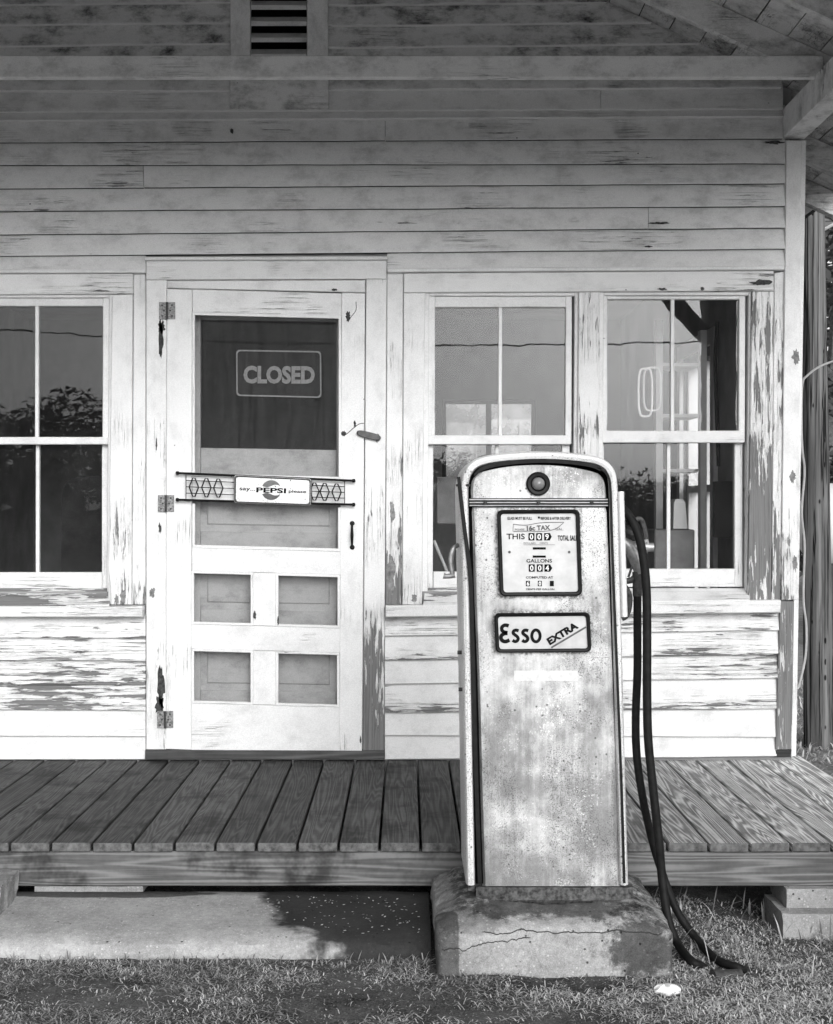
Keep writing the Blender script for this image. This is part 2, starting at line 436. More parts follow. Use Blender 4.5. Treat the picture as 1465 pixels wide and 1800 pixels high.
# ------------------------------------------------------------------ ground
def gz(x, y):
    z = -.250
    t = min(max((x - .75) / .6, 0), 1); z -= .055 * t * t * (3 - 2 * t) * min(max((y + 2.6) / .8, 0), 1) * (1 if y < .2 else max(0, 1 - (y - .2)))
    if -3.5 < y < 1 and abs(x) < 3: z += .012 * mnoise.noise(Vector((x * 5, y * 5, 0))) + .006 * mnoise.noise(Vector((x * 17, y * 17, 3)))
    return z
def axis(lo, hi, a, b, step):
    out = [lo, lo * .3]; x = a
    while x <= b: out.append(x); x += step
    return sorted(set(out + [hi * .3, hi, b + 1, a - 1, b + 4, a - 4, b + 12, a - 12]))
gx_ = axis(-400, 400, -2.6, 3.0, .05); gy_ = axis(-400, 400, -3.4, .8, .05)
mb = MB(); nx = len(gx_)
for yy in gy_:
    for xx in gx_: mb.v.append((xx, yy, gz(xx, yy)))
for j in range(len(gy_) - 1):
    for i in range(nx - 1): mb.f.append((j * nx + i, j * nx + i + 1, (j + 1) * nx + i + 1, (j + 1) * nx + i))
mb.build('ground', SOIL, None, True, kind='structure')

s_ = Mat('bounce_gravel'); v_ = s_.coords(False)
BOUNCE_GRAVEL = s_.bsdf(s_.lin(s_.add(s_.mul(s_.noise(v_, 2, 6, .6), .4), s_.mul(s_.noise(v_, 90, 4, .7), .6)), .35, .65, .46, .66), .9, .1, 0, s_.noise(v_, 90, 4, .7), .01, .7)
mb = MB(); mb.add([(-60, -16, -.238), (60, -16, -.238), (60, -2.85, -.238), (-60, -2.85, -.238)], [(0, 1, 2, 3)]); mb.build('bounce_ground', BOUNCE_GRAVEL, None, kind='structure')  # unseen pale ground sheet, added to bounce light up under the roof

# ------------------------------------------------------------------ the store: shell and room
ST = thing('store_building', 'weathered white clapboard store front with peeling paint and gable canopy', 'building', (0, 0, -.25))
XL, XR, YB = -2.94, 1.735, 4.2            # outer faces of the side walls, back wall
ZT = 2.80
OPEN = [(-66, 197, 517, 1040), (292, 641, 495, 1334), (750, 1016, 515, 1040), (1057, 1322, 515, 1040)]
def wallspan():
    mb = MB(); xs = [XL]; 
    def box(x0, x1, z0, z1): mb.box(x0, x1, 0.0, .11, z0, z1)
    prev = XL
    for (a, b, t, bt) in OPEN:
        x0, x1, z1, z0 = W(a, 0).x, W(b, 0).x, W(0, t).z, W(0, bt).z
        box(prev, x0, -.12, ZT); box(x0, x1, z1, ZT); box(x0, x1, -.12, z0); prev = x1
    box(prev, XR, -.12, ZT)
    # gable triangle above the plate
    L = W(-388, 170).x; R = W(1368, 170).x
    zs = lambda X: (3.824 - .46 * X) if X > -.577 else (3.824 - .46 * (-1.154 - X))
    pts = [(XL, ZT + .002), (XR, ZT + .002), (XR, zs(XR) - .01), (-.577, zs(-.577) - .012), (XL, zs(XL) - .01)]
    vent0, vent1 = W(440, 0).x, W(540, 0).x
    mb.add([(x, 0.0, z) for x, z in pts] + [(x, .03, z) for x, z in pts], [(0, 1, 2, 3, 4), (9, 8, 7, 6, 5)] + [(i, (i + 1) % 5, 5 + (i + 1) % 5, 5 + i) for i in range(5)])
    return mb
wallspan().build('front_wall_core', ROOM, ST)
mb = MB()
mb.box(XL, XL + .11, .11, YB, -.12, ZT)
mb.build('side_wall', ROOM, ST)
# right side wall with a window opening towards the yard (y 1.05 .. 1.75)
mb = MB(); x0, x1 = XR - .11, XR
mb.box(x0, x1, .112, 1.02, -.12, ZT); mb.box(x0, x1, 1.80, YB, -.12, ZT)
mb.box(x0, x1, 1.02, 1.80, -.12, .55); mb.box(x0, x1, 1.02, 1.80, 1.95, ZT)
mb.build('side_wall', ROOM, ST)
# back wall with a bright window
mb = MB(); bx0, bx1, bz0, bz1 = .27, .98, 1.15, 1.95
mb.box(XL + .11, bx0, YB - .11, YB, -.12, ZT); mb.box(bx1, XR - .11, YB - .11, YB, -.12, ZT)
mb.box(bx0, bx1, YB - .11, YB, -.12, bz0); mb.box(bx0, bx1, YB - .11, YB, bz1, ZT)
mb.build('back_wall', ROOM, ST)
mb = MB(); mb.box(bx0, bx0 + .03, YB - .09, YB - .04, bz0, bz1); mb.box(bx1 - .03, bx1, YB - .09, YB - .04, bz0, bz1)
mb.box(bx0 + .03, bx1 - .03, YB - .09, YB - .04, bz1 - .03, bz1); mb.box(bx0 + .03, bx1 - .03, YB - .09, YB - .04, bz0, bz0 + .04)
mb.box((bx0 + bx1) / 2 - .02, (bx0 + bx1) / 2 + .02, YB - .088, YB - .042, bz0 + .04, bz1 - .03)
mb.build('back_window_frame', ROOMD, ST)
MB().box(bx0 + .03, bx1 - .03, YB - .068, YB - .064, bz0 + .04, bz1 - .03).build('back_pane', glass('dimming_back_glass', .05, .42), ST)  # hazy pane added to dim the bright view through the back window
mb = MB()
for (a, b, c, d) in ((1.02, 1.06, .55, 1.95), (1.40, 1.44, .55, 1.95), (1.76, 1.80, .55, 1.95)): mb.box(XR - .09, XR - .03, a, b, c, d)
mb.box(XR - .088, XR - .032, 1.06, 1.76, 1.22, 1.26); mb.box(XR - .16, XR - .02, .98, 1.84, .51, .55)
for (a, b) in ((.94, 1.02), (1.80, 1.88)): mb.box(XR - .135, XR - .112, a, b, .5, 2.0)
mb.box(XR - .135, XR - .112, .94, 1.88, 2.0, 2.08)
mb.build('side_window_frame', ROOMW, ST)
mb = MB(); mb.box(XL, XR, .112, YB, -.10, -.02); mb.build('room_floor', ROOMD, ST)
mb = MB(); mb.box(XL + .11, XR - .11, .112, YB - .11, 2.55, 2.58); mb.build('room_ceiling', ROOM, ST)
mb = MB(); mb.box(XL, XR, .005, .09, -.32, -.125); mb.build('foundation', concrete('foundation_concrete', .10, .22), ST)

# ------------------------------------------------------------------ clapboards
def clap(xa, xb, ta, tb, ba, bb, mat, name='siding_board', xat=None, xbt=None, **pr):
    """one lapped board from plate x xa..xb; top edge ta->tb, bottom edge ba->bb (left -> right)"""
    n = max(2, int((xb - xa) / 70)); mb = MB(); rt, rb, rk, ru = [], [], [], []
    ph = random.random() * 50
    for i in range(n + 1):
        u = i / n; x = xa + (xb - xa) * u
        t = ta + (tb - ta) * u - 7; b = ba + (bb - ba) * u + .9 * mnoise.noise(Vector((x * .012, ph, 0)))
        yb_ = (-.030 if ba > 225 and ba < 1000 else -.024 if ba >= 1000 else -.040) + .002 * mnoise.noise(Vector((x * .01, ph, 9)))
        xt = (xat if xat is not None else xa) + ((xbt if xbt is not None else xb) - (xat if xat is not None else xa)) * u
        T = W(xt, t, -.004); B = W(x, b, yb_)
        rt.append((T.x, -.004, T.z)); rb.append((B.x, yb_, B.z + .0025)); ru.append((B.x, yb_ + .002, B.z)); rk.append((B.x, .0005, B.z + .001))
    k = n + 1; mb.v = rt + rb + ru + rk + [(p[0], .0005, p[2]) for p in rt]
    for r in range(4):
        for i in range(n): mb.f.append((r * k + i, r * k + i + 1, (r + 1) * k + i + 1, (r + 1) * k + i))
    for i in range(n): mb.f.append((4 * k + i, 4 * k + i + 1, i + 1, i))
    mb.f.append((0, k, 2 * k, 3 * k, 4 * k)); mb.f.append(tuple(q + n for q in (0, k, 2 * k, 3 * k, 4 * k)))
    pr.setdefault('dirt', .25)
    o = mb.build(name, mat, ST, False, **pr)
    if 1:                                                  # lap undersides: painted dark as shadow line, or pale as bounce light high up
        o.data.materials.append(EDGE if ba > 240 else LAP_BOUNCE)
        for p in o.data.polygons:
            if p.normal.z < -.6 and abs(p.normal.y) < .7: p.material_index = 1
    return o

roofx = lambda py: 1268 + (py - 98) / .46          # where the roof boards meet the wall, on the plate
LFT, RGT = -430, 1381
# gable above the tie beam
tops = [(-244, -250), (-206, -212), (-168, -174), (-130, -136), (-92, -98), (-54, -60), (-16, -22), (8, 2), (44, 38), (83, 74), (121, 115), (159, 153)]
for (a, b), (c, d) in zip(tops, tops[1:]):
    xr = min(RGT, roofx(c - 2)); xl = max(LFT, 980 - roofx(c - 2)); xrt = min(RGT, roofx(a - 9)); xlt = max(LFT, 980 - roofx(a - 9))
    if c <= 150:
        for s0, s1, t0, t1 in ((xl, 406, xlt, 406), (576, xr, 576, xrt)):
            if t1 - t0 > 30: clap(s0, s1, a, a + (b - a) * .9, c, c + (d - c) * .9, PAINT_G, xat=t0, xbt=t1, dirt=1.1, peel=.10, peel_t=.05)  # dirt pushed up here to paint the roof's shade into the gable
    else:
        clap(xl, 404, a, a, c, c, PAINT_G, dirt=.6, peel=.1); clap(578, RGT - 6, a - 2, b, c - 2, d, PAINT_G, dirt=.6, peel=.1)
rows = [(159, 153), (196, 191), (211, 204), (250, 243), (290, 287), (331, 322), (371, 362), (412, 400), (450, 437)]
split = {1: 1057, 3: 678, 5: 253, 7: 1141}
for i, ((a, b), (c, d)) in enumerate(zip(rows, rows[1:])):
    lo = LFT; up = i < 3
    L = lambda x, p, q: p + (q - p) * x / 1375
    cuts = [LFT] + ([split[i + 0]] if (i + 0) in split else []) + [RGT]
    if i == 0: cuts = [LFT, 1057, RGT - 4]
    elif i == 2: cuts = [LFT, 678, RGT - 4]
    elif i == 4: cuts = [LFT, 253, RGT]
    elif i == 6: cuts = [LFT, 1141, RGT]
    else: cuts = [LFT, RGT]
    for x0, x1 in zip(cuts, cuts[1:]):
        clap(x0, x1 - (1 if x1 < RGT - 10 else 0), L(x0, a, b), L(x1, a, b), L(x0, c, d), L(x1, c, d), PAINT_G if i < 3 else PAINT_H,
             dirt=[.35, .3, .35, .4, .3, .35, .3, .25][i], peel=[.16, .12, .18, .30, .22, .26, .30, .26][i], peel_t=.14)
clap(LFT, 256, 450, 449, 474, 473, PAINT_H, dirt=.3, peel=.12); clap(681, RGT, 446, 437, 472, 468, PAINT_H, dirt=.2, peel=.12)
# left of the left window
for k in range(14):
    y0 = 474 + k * 43.4; clap(LFT, -113, y0, y0, y0 + 43.4, y0 + 43.4, PAINT_H, peel=.3)
A = [(1085, 1087), (1120, 1122), (1159, 1162), (1202, 1204), (1246, 1249), (1292, 1295), (1336, 1335)]
pe = [dict(peel=.34, peel_t=.05, peel_x=.35), dict(peel=.30, peel_t=.3), dict(peel=.58, peel_t=.30), dict(peel=.48, peel_t=.46), dict(peel=.0), dict(peel=.02)]
for (a, b), (c, d), p in zip(A, A[1:], pe): clap(LFT, 256, a, b, c, d, PAINT_H, dirt=.22, **p)
B = [(1085, 1076), (1118, 1108), (1161, 1151), (1203, 1192), (1253, 1246), (1293, 1296), (1335, 1330)]
pe = [dict(peel=.42, peel_t=.34, peel_x=.10), dict(peel=.60, peel_t=.10, peel_x=.25), dict(peel=.38, peel_t=.26, peel_x=.40), dict(peel=.66, peel_t=.12, peel_x=.12), dict(peel=.0), dict(peel=.02)]
xe = [1374, 1372, 1371, 1369, 1367, 1366]
for (a, b), (c, d), p, x in zip(B, B[1:], pe, xe): clap(677, x, a, b, c, d, PAINT_H, dirt=.2, **p)

# ------------------------------------------------------------------ trim boards
def trim(q, yf, yb=.0, mat=None, name='trim_board', parent=None, b=.003, **pr):
    pr.setdefault('dirt', .15)
    return MB().board(q, yf, yb, b).build(name, mat or PAINT_V, parent or ST, **pr)
# gable vent
V = sub('gable_vent', ST)
trim([(405, -120), (440, -120), (440, 136), (405, 136)], -.048, -.003, PAINT_V, 'vent_casing', V, dirt=.35)
trim([(540, -120), (577, -120), (577, 136), (540, 136)], -.048, -.003, PAINT_V, 'vent_casing', V, dirt=.35)
trim([(405, -155), (577, -155), (577, -121), (405, -121)], -.050, -.003, PAINT_G, 'vent_casing', V, dirt=.35)
trim([(404, 137), (578, 137), (578, 192), (404, 192)], -.046, -.003, PAINT_G, 'vent_sill', V, dirt=.8, peel=.2)
mb = MB(); a, c = W(441, -118, -.004), W(539, 134, -.004); mb.box(a.x, c.x, -.006, -.0005, c.z, a.z); mb.build('vent_back', GAP, V)
for k in range(9):
    y = -105 + 28.5 * k; a, c = W(441, y, -.044), W(539, y, -.044)
    z = a.z
    mb = MB(); mb.loft([[(a.x, -.045, z), (a.x, -.045, z - .020), (a.x, -.008, z + .014), (a.x, -.008, z + .034)], [(c.x, -.045, z), (c.x, -.045, z - .020), (c.x, -.008, z + .014), (c.x, -.008, z + .034)]])
    mb.build('vent_slat', PAINT_G, V, dirt=.5)

# corner board (front and side faces) and the strip beside the windows
trim([(1383, 246), (1410, 246), (1404, 1055), (1374, 1055)], -.030, .02, PAINT_V, 'corner_board', peel=.48, peel_t=.02)
trim([(1372.5, 1057), (1397, 1057), (1392, 1318), (1364, 1318)], -.028, .02, PAINT_V, 'corner_board', peel=.60, peel_t=.72)
trim([(1410.6, 246), (1418, 246), (1399, 1330), (1391.5, 1330)], -.026, .12, PAINT_V, 'corner_edge', peel=.35, peel_t=.05)
trim([(1364, 1319), (1390, 1319), (1390, 1331), (1363, 1331)], -.022, .02, WOOD_DARK, 'corner_foot', tone=.5)
trim([(1362, 480), (1382, 476), (1373.5, 1056), (1357, 1056)], -.018, .0, PAINT_V, peel=.62, peel_t=.30)
# head trim
trim([(-430, 474), (256, 472), (256, 479), (-430, 481)], -.050, .0, PAINT_H, 'drip_cap')
trim([(681, 471), (1380, 467), (1380, 473.5), (681, 478)], -.050, .0, PAINT_H, 'drip_cap')
trim([(-112, 481.5), (234, 480), (234, 516), (-112, 518)], -.030, .0, PAINT_H, 'casing_board', peel=.22, peel_t=.1)
trim([(710, 480), (1361, 475), (1361, 511), (710, 514)], -.030, .0, PAINT_H, 'casing_board', peel=.34, peel_t=.1, peel_x=.25)
# vertical casings
trim([(-112, 519), (-68, 519), (-68, 1063), (-112, 1063)], -.028, .0, PAINT_V, 'casing_board', peel=.3)
trim([(197, 518), (233, 517), (231, 1063), (190, 1063)], -.028, .0, PAINT_V, 'casing_board', peel=.50, peel_t=.06)
trim([(235, 481), (256, 480), (256, 1063), (232, 1063)], -.020, .0, PAINT_V, peel=.40, peel_t=.06)
trim([(681, 479.5), (709, 479), (707, 1063), (678, 1063)], -.020, .0, PAINT_V, peel=.60, peel_t=.05)
trim([(710, 515), (748, 514.5), (742, 1063), (707.5, 1063)], -.028, .0, PAINT_V, 'casing_board', peel=.48, peel_t=.06, peel_x=.10)
trim([(1018, 513.5), (1055, 513), (1052, 1040), (1014, 1040)], -.028, .0, PAINT_V, 'casing_board', peel=.46, peel_t=.36)
trim([(1323, 512), (1361, 512), (1356, 1055), (1315, 1055)], -.028, .0, PAINT_V, 'casing_board', peel=.72, peel_t=.56)
# sills
def sill(q, parent, **pr): return trim(q, -.075, .01, PAINT_H, 'window_sill', parent, .004, **pr)

# ------------------------------------------------------------------ windows
def window(label, jl, jr, jt, gu, gl, mu, ml, meet, brail, sillq, stoolq, pl=.4):
    """jl,jr,jt jamb edges; gu,gl = glass rect of upper / lower sash; mu,ml muntin centres"""
    wd = sub('window', ST); wd['label'] = label
    ys, yl = -.002, .036
    # jambs and stops
    trim([(jl - 4, jt - 3), (jl + 5, jt - 3), (jl + 2, 1040), (jl - 8, 1040)], -.010, .10, PAINT_V, 'jamb', wd, peel=.2)
    trim([(jr - 5, jt - 3), (jr + 4, jt - 3), (jr, 1040), (jr - 9, 1040)], -.010, .10, PAINT_V, 'jamb', wd, peel=.15)
    trim([(jl + 5, jt - 3), (jr - 5, jt - 3), (jr - 5, jt + 4), (jl + 5, jt + 4)], -.012, .10, PAINT_H, 'head_jamb', wd)
    # upper sash
    x0, x1, y0, y1 = gu
    trim([(x0 - 13, jt + 4), (x0, jt + 4), (x0, meet[1]), (x0 - 13, meet[1])], ys, ys + .034, PAINT_V, 'sash_stile', wd, peel=.18)
    trim([(x1, jt + 4), (x1 + 11, jt + 4), (x1 + 10, meet[1]), (x1 - 1, meet[1])], ys, ys + .034, PAINT_V, 'sash_stile', wd, peel=.12)
    trim([(x0, jt + 5), (x1, jt + 5), (x1, y0), (x0, y0)], ys + .001, ys + .033, PAINT_H, 'sash_rail', wd, peel=.12)
    trim([(x0 - 12, meet[0]), (x1 + 9, meet[0]), (x1 + 9, meet[1] + 1), (x0 - 12, meet[1] + 1)], ys - .003, ys + .036, PAINT_H, 'meeting_rail', wd, peel=.12)
    trim([(mu - 3.2, y0), (mu + 3.2, y0), (mu + 2.6, meet[0]), (mu - 3.6, meet[0])], ys + .006, ys + .028, PAINT_V, 'muntin', wd, b=.002, peel=.15)
    for a, b in ((x0, mu), (mu, x1)):
        p, q = W(a, y0, .016), W(b, meet[0], .016)
        MB().box(p.x - .002, q.x + .002, .0150, .0180, q.z - .003, p.z + .003).build('pane', GLASS, wd)
    # lower sash, set further in
    x0, x1, y0, y1 = gl
    trim([(x0 - 13, meet[1] - 6), (x0, meet[1] - 6), (x0 - 1, brail), (x0 - 14, brail)], yl, yl + .034, PAINT_V, 'sash_stile', wd, peel=.25)
    trim([(x1, meet[1] - 6), (x1 + 14, meet[1] - 6), (x1 + 14, brail), (x1, brail)], yl, yl + .034, PAINT_V, 'sash_stile', wd, peel=.15)
    trim([(x0, y1), (x1, y1), (x1, brail), (x0, brail)], yl - .002, yl + .032, PAINT_H, 'sash_rail', wd, peel=.22)
    trim([(ml - 3.2, meet[1] - 6), (ml + 3.2, meet[1] - 6), (ml + 3, y1), (ml - 3.4, y1)], yl + .006, yl + .028, PAINT_V, 'muntin', wd, b=.002, peel=.2)
    for a, b in ((x0, ml), (ml, x1)):
        p, q = W(a, meet[1] - 6, .052), W(b, y1, .052)
        MB().box(p.x - .002, q.x + .002, .0510, .0540, q.z - .003, p.z).build('pane', GLASS, wd)
    # sloping stool and sill
    a, b, c, d = stoolq
    A_, B_, C_, D_ = W(*a, .03), W(*b, .03), W(*c, -.066), W(*d, -.066)
    mb = MB(); mb.loft([[A_, D_, D_ - Vector((0, 0, .02)), A_ - Vector((0, 0, .03))], [B_, C_, C_ - Vector((0, 0, .02)), B_ - Vector((0, 0, .03))]])
    mb.build('stool', PAINT_H, wd, peel=pl, peel_t=pl, dirt=.2)
    if sillq: sill(sillq, wd, peel=.28, peel_t=.25)
    return wd
window('left window half out of view, dark panes reflecting treetops', -68, 197, 519, (-51, 181, 538, 768), (-50, 179, 780, 1006), 65, 66, (768, 780), 1035,
       [(-112, 1066), (251, 1066), (250, 1085), (-112, 1085)], [(-66, 1034), (195, 1034), (192, 1064), (-66, 1064)], .68)
window('middle window partly hidden by the gas pump', 750, 1016, 516, (765, 995, 540, 765), (762, 988, 780, 1005), 880, 874, (765, 780), 1034,
       [(678, 1065), (1374, 1055), (1373, 1077), (678, 1085)], [(748, 1034), (1014, 1034), (1014, 1062), (744, 1064)], .5)
window('right window showing the room behind, beside the peeling casing', 1057, 1322, 515, (1068, 1300, 526, 757), (1062, 1292, 778, 1000), 1183, 1176, (757, 777), 1032,
       None, [(1052, 1034), (1316, 1034), (1318, 1054), (1050, 1058)], .2)

# ------------------------------------------------------------------ door casing, threshold, screen door, inner door
trim([(254, 451), (682, 450), (682, 456), (254, 457)], -.052, .0, PAINT_H, 'drip_cap')
trim([(257, 457.5), (680, 456.5), (680, 490), (257, 491.5)], -.032, .0, PAINT_H, 'casing_board', peel=.12)
trim([(257, 492), (293, 492), (292, 1318), (257, 1318)], -.030, .0, PAINT_V, 'casing_board', peel=.34, peel_t=.10, peel_x=.12)
trim([(644, 490.5), (680, 490.5), (675, 1320), (638, 1320)], -.030, .0, PAINT_V, 'casing_board', peel=.80, peel_t=.0)
trim([(255, 1319), (676, 1321), (676, 1335), (255, 1335)], -.050, .10, WOOD_DARK, 'threshold', tone=1.0)
trim([(293.5, 493), (642.5, 492), (642.5, 514), (293.5, 506)], -.026, .02, PAINT_H, 'door_head_filler', peel=.1)
# dark gap behind the leaf
mb = MB(); p, q = W(292, 492), W(641, 1325); mb.box(p.x, p.x + .012, .0, .1, q.z, p.z); mb.box(q.x - .01, q.x, .0, .1, q.z, p.z); mb.build('door_jamb', PAINT_V, ST, dirt=.5)

DR = sub('screen_door', ST)
def dk(x): return (x - 292) / 345 * 9.5            # the leaf sags towards its latch side
def dtrim(x0, x1, y0, y1, yf=-.034, yb=-.008, name='door_rail', mat=None, b=.0022, **pr):
    q = [(x0, y0 + dk(x0)), (x1, y0 + dk(x1)), (x1, y1 + dk(x1)), (x0, y1 + dk(x0))]
    return trim(q, yf, yb, mat or PAINT_H, name, DR, b, **pr)
MB().board([(293.5, 507.5), (338, 508.5), (336, 1318.5), (291.5, 1317)], -.034, -.008, .0025).build('door_stile', PAINT_V, DR, peel=.16, peel_t=.06, dirt=.1)
MB().board([(601, 514), (642, 515.5), (636.5, 1327), (596.5, 1326)], -.034, -.008, .0025).build('door_stile', PAINT_V, DR, peel=.14, peel_t=.10, dirt=.1)
dtrim(338.5, 600.5, 507, 547, peel=.10); dtrim(338, 600, 835, 879, peel=.05)
dtrim(337.5, 599, 961, 1002, peel=.08); dtrim(336.5, 598, 1096, 1139, peel=.05); dtrim(336.3, 597, 1235, 1317.5, peel=.10)
dtrim(445, 485, 1002.5, 1095.5, name='door_mullion', mat=PAINT_V, peel=.15); dtrim(445, 485, 1139.5, 1234.5, name='door_mullion', mat=PAINT_V, peel=.10)
OP = [(338, 600, 547, 835), (338, 599, 879, 961), (336.5, 445, 1002, 1096), (485, 598, 1002, 1096), (336.5, 445, 1139, 1235), (485, 597, 1139, 1235)]
for (x0, x1, y0, y1) in OP:
    m = 4.5
    for (a, b, c, d) in ((x0, x1, y0, y0 + m), (x0, x1, y1 - m, y1), (x0, x0 + m, y0 + m, y1 - m), (x1 - m, x1, y0 + m, y1 - m)):
        if y0 == 879 and c == y0 and d == y0 + m: continue
        dtrim(a, b, c, d, -.0375, -.020, 'screen_bead', PAINT_V if d - c > 20 else PAINT_H, .0015, dirt=.1, peel=.1)
    q = [W(x0, y0 + dk(x0), -.02), W(x1, y0 + dk(x1), -.02), W(x1, y1 + dk(x1), -.02), W(x0, y1 + dk(x0), -.02)]
    mb = MB(); mb.add(q, [(0, 1, 2, 3)]); mb.build('screen', SCREEN, DR)
# hinges, handle
for (x, y) in ((294, 546), (292, 885), (290.5, 1265)):
    mb = MB(); c = W(x, y, -.036); h, wd2 = .038, .036
    mb.bbox(c.x - wd2, c.x - .004, -.0385, -.030, c.z - h, c.z + h, .001); mb.bbox(c.x + .004, c.x + wd2, -.0385, -.030, c.z - h, c.z + h, .001)
    hg = mb.build('hinge', HINGE, DR)
    mb = MB(); mb.tube([(c.x, -.041, c.z - h), (c.x, -.041, c.z + h)], .0055, 8, 0)
    for sx in (-1, 1):
        for k in (-1, 0, 1): mb.lathe((c.x + sx * (.022 if k else .014), -.0385, c.z + k * .024), [(.0045, 0), (.0045, -.0015), (.001, -.002)], 'y', 8)
    mb.build('hinge_pin', IRON, DR)
mb = MB(); a, b = W(619.5, 920, -.036), W(619.5, 962, -.036)
mb.tube([(a.x, -.036, a.z), (a.x, -.055, a.z - .008), (a.x, -.062, (a.z + b.z) / 2), (a.x, -.055, b.z + .008), (a.x, -.036, b.z)], [.006, .0045, .0075, .0045, .006], 8)
for p in (a, b): mb.lathe((p.x, -.034, p.z), [(.011, 0), (.011, -.004), (.006, -.006)], 'y', 12)
mb.build('pull_handle', BLACK, DR, True)
# crack in the stile by the latch, turn latch
mb = MB(); mb.tube([W(605, 766, -.0345), W(613, 760, -.0345), W(622, 752, -.0345), W(632, 745, -.0345), W(640, 744, -.0345)], .0016, 5, 3); mb.build('stile_crack', GAP, DR)
mb = MB(); mb.tube([W(626, 530, -.0345), W(626, 545, -.0345), W(618, 556, -.0345), W(612, 566, -.0345)], .0014, 5, 3); mb.build('stile_crack', GAP, DR)
lc = W(648.5, 765, -.05); mb = MB(); ring = []
for k in range(24):
    a = 2 * math.pi * k / 24; px_, pz_ = .056 * math.copysign(abs(math.cos(a)) ** .6, math.cos(a)), .015 * math.copysign(abs(math.sin(a)) ** .8, math.sin(a))
    t = RAD(-14); ring.append((px_ * math.cos(t) - pz_ * math.sin(t), px_ * math.sin(t) + pz_ * math.cos(t)))
mb.loft([[(lc.x + x * f, y, lc.z + z * f) for x, z in ring] for f, y in ((1, -.036), (1, -.048), (.86, -.054))])
tl_ = mb.build('turn_latch', plain('turned_grey_wood', .06, .13, 30, .6), ST)

# inner door behind the screens
ID = sub('inner_door', ST)
yi = .055
def itrim(x0, x1, y0, y1, yf=yi, yb=yi + .035, name='door_panel', mat=None, b=.003, **pr):
    q = [(x0, y0 + dk(x0) * .6), (x1, y0 + dk(x1) * .6), (x1, y1 + dk(x1) * .6), (x0, y1 + dk(x0) * .6)]
    return trim(q, yf, yb, mat or PAINT_H, name, ID, b, **pr)
itrim(300, 352, 500, 1325, name='inner_stile', mat=PAINT_V, dirt=.4); itrim(592, 634, 500, 1325, name='inner_stile', mat=PAINT_V, dirt=.4)
itrim(352.5, 591.5, 500, 560, name='inner_rail', dirt=.4); itrim(352.5, 591.5, 786, 838, name='inner_rail', dirt=.4, peel=.2)
itrim(352.5, 591.5, 933, 985, name='inner_rail', dirt=.4, peel=.2); itrim(352.5, 591.5, 1070, 1120, name='inner_rail', dirt=.3); itrim(352.5, 591.5, 1212, 1325, name='inner_rail', dirt=.3)
for (a, b) in ((838, 933), (985, 1070), (1120, 1212)):
    itrim(352, 592, a, b, yi + .012, yi + .03, 'inner_panel', b=.001, dirt=.4)
    itrim(364, 580, a + 12, b - 12, yi + .004, yi + .014, 'inner_panel_field', b=.006, dirt=.4)
p, q = W(352, 558, yi + .015), W(592, 792, yi + .015); MB().box(p.x, q.x, yi + .015, yi + .018, q.z, p.z).build('door_pane', GLASS_D, ID)

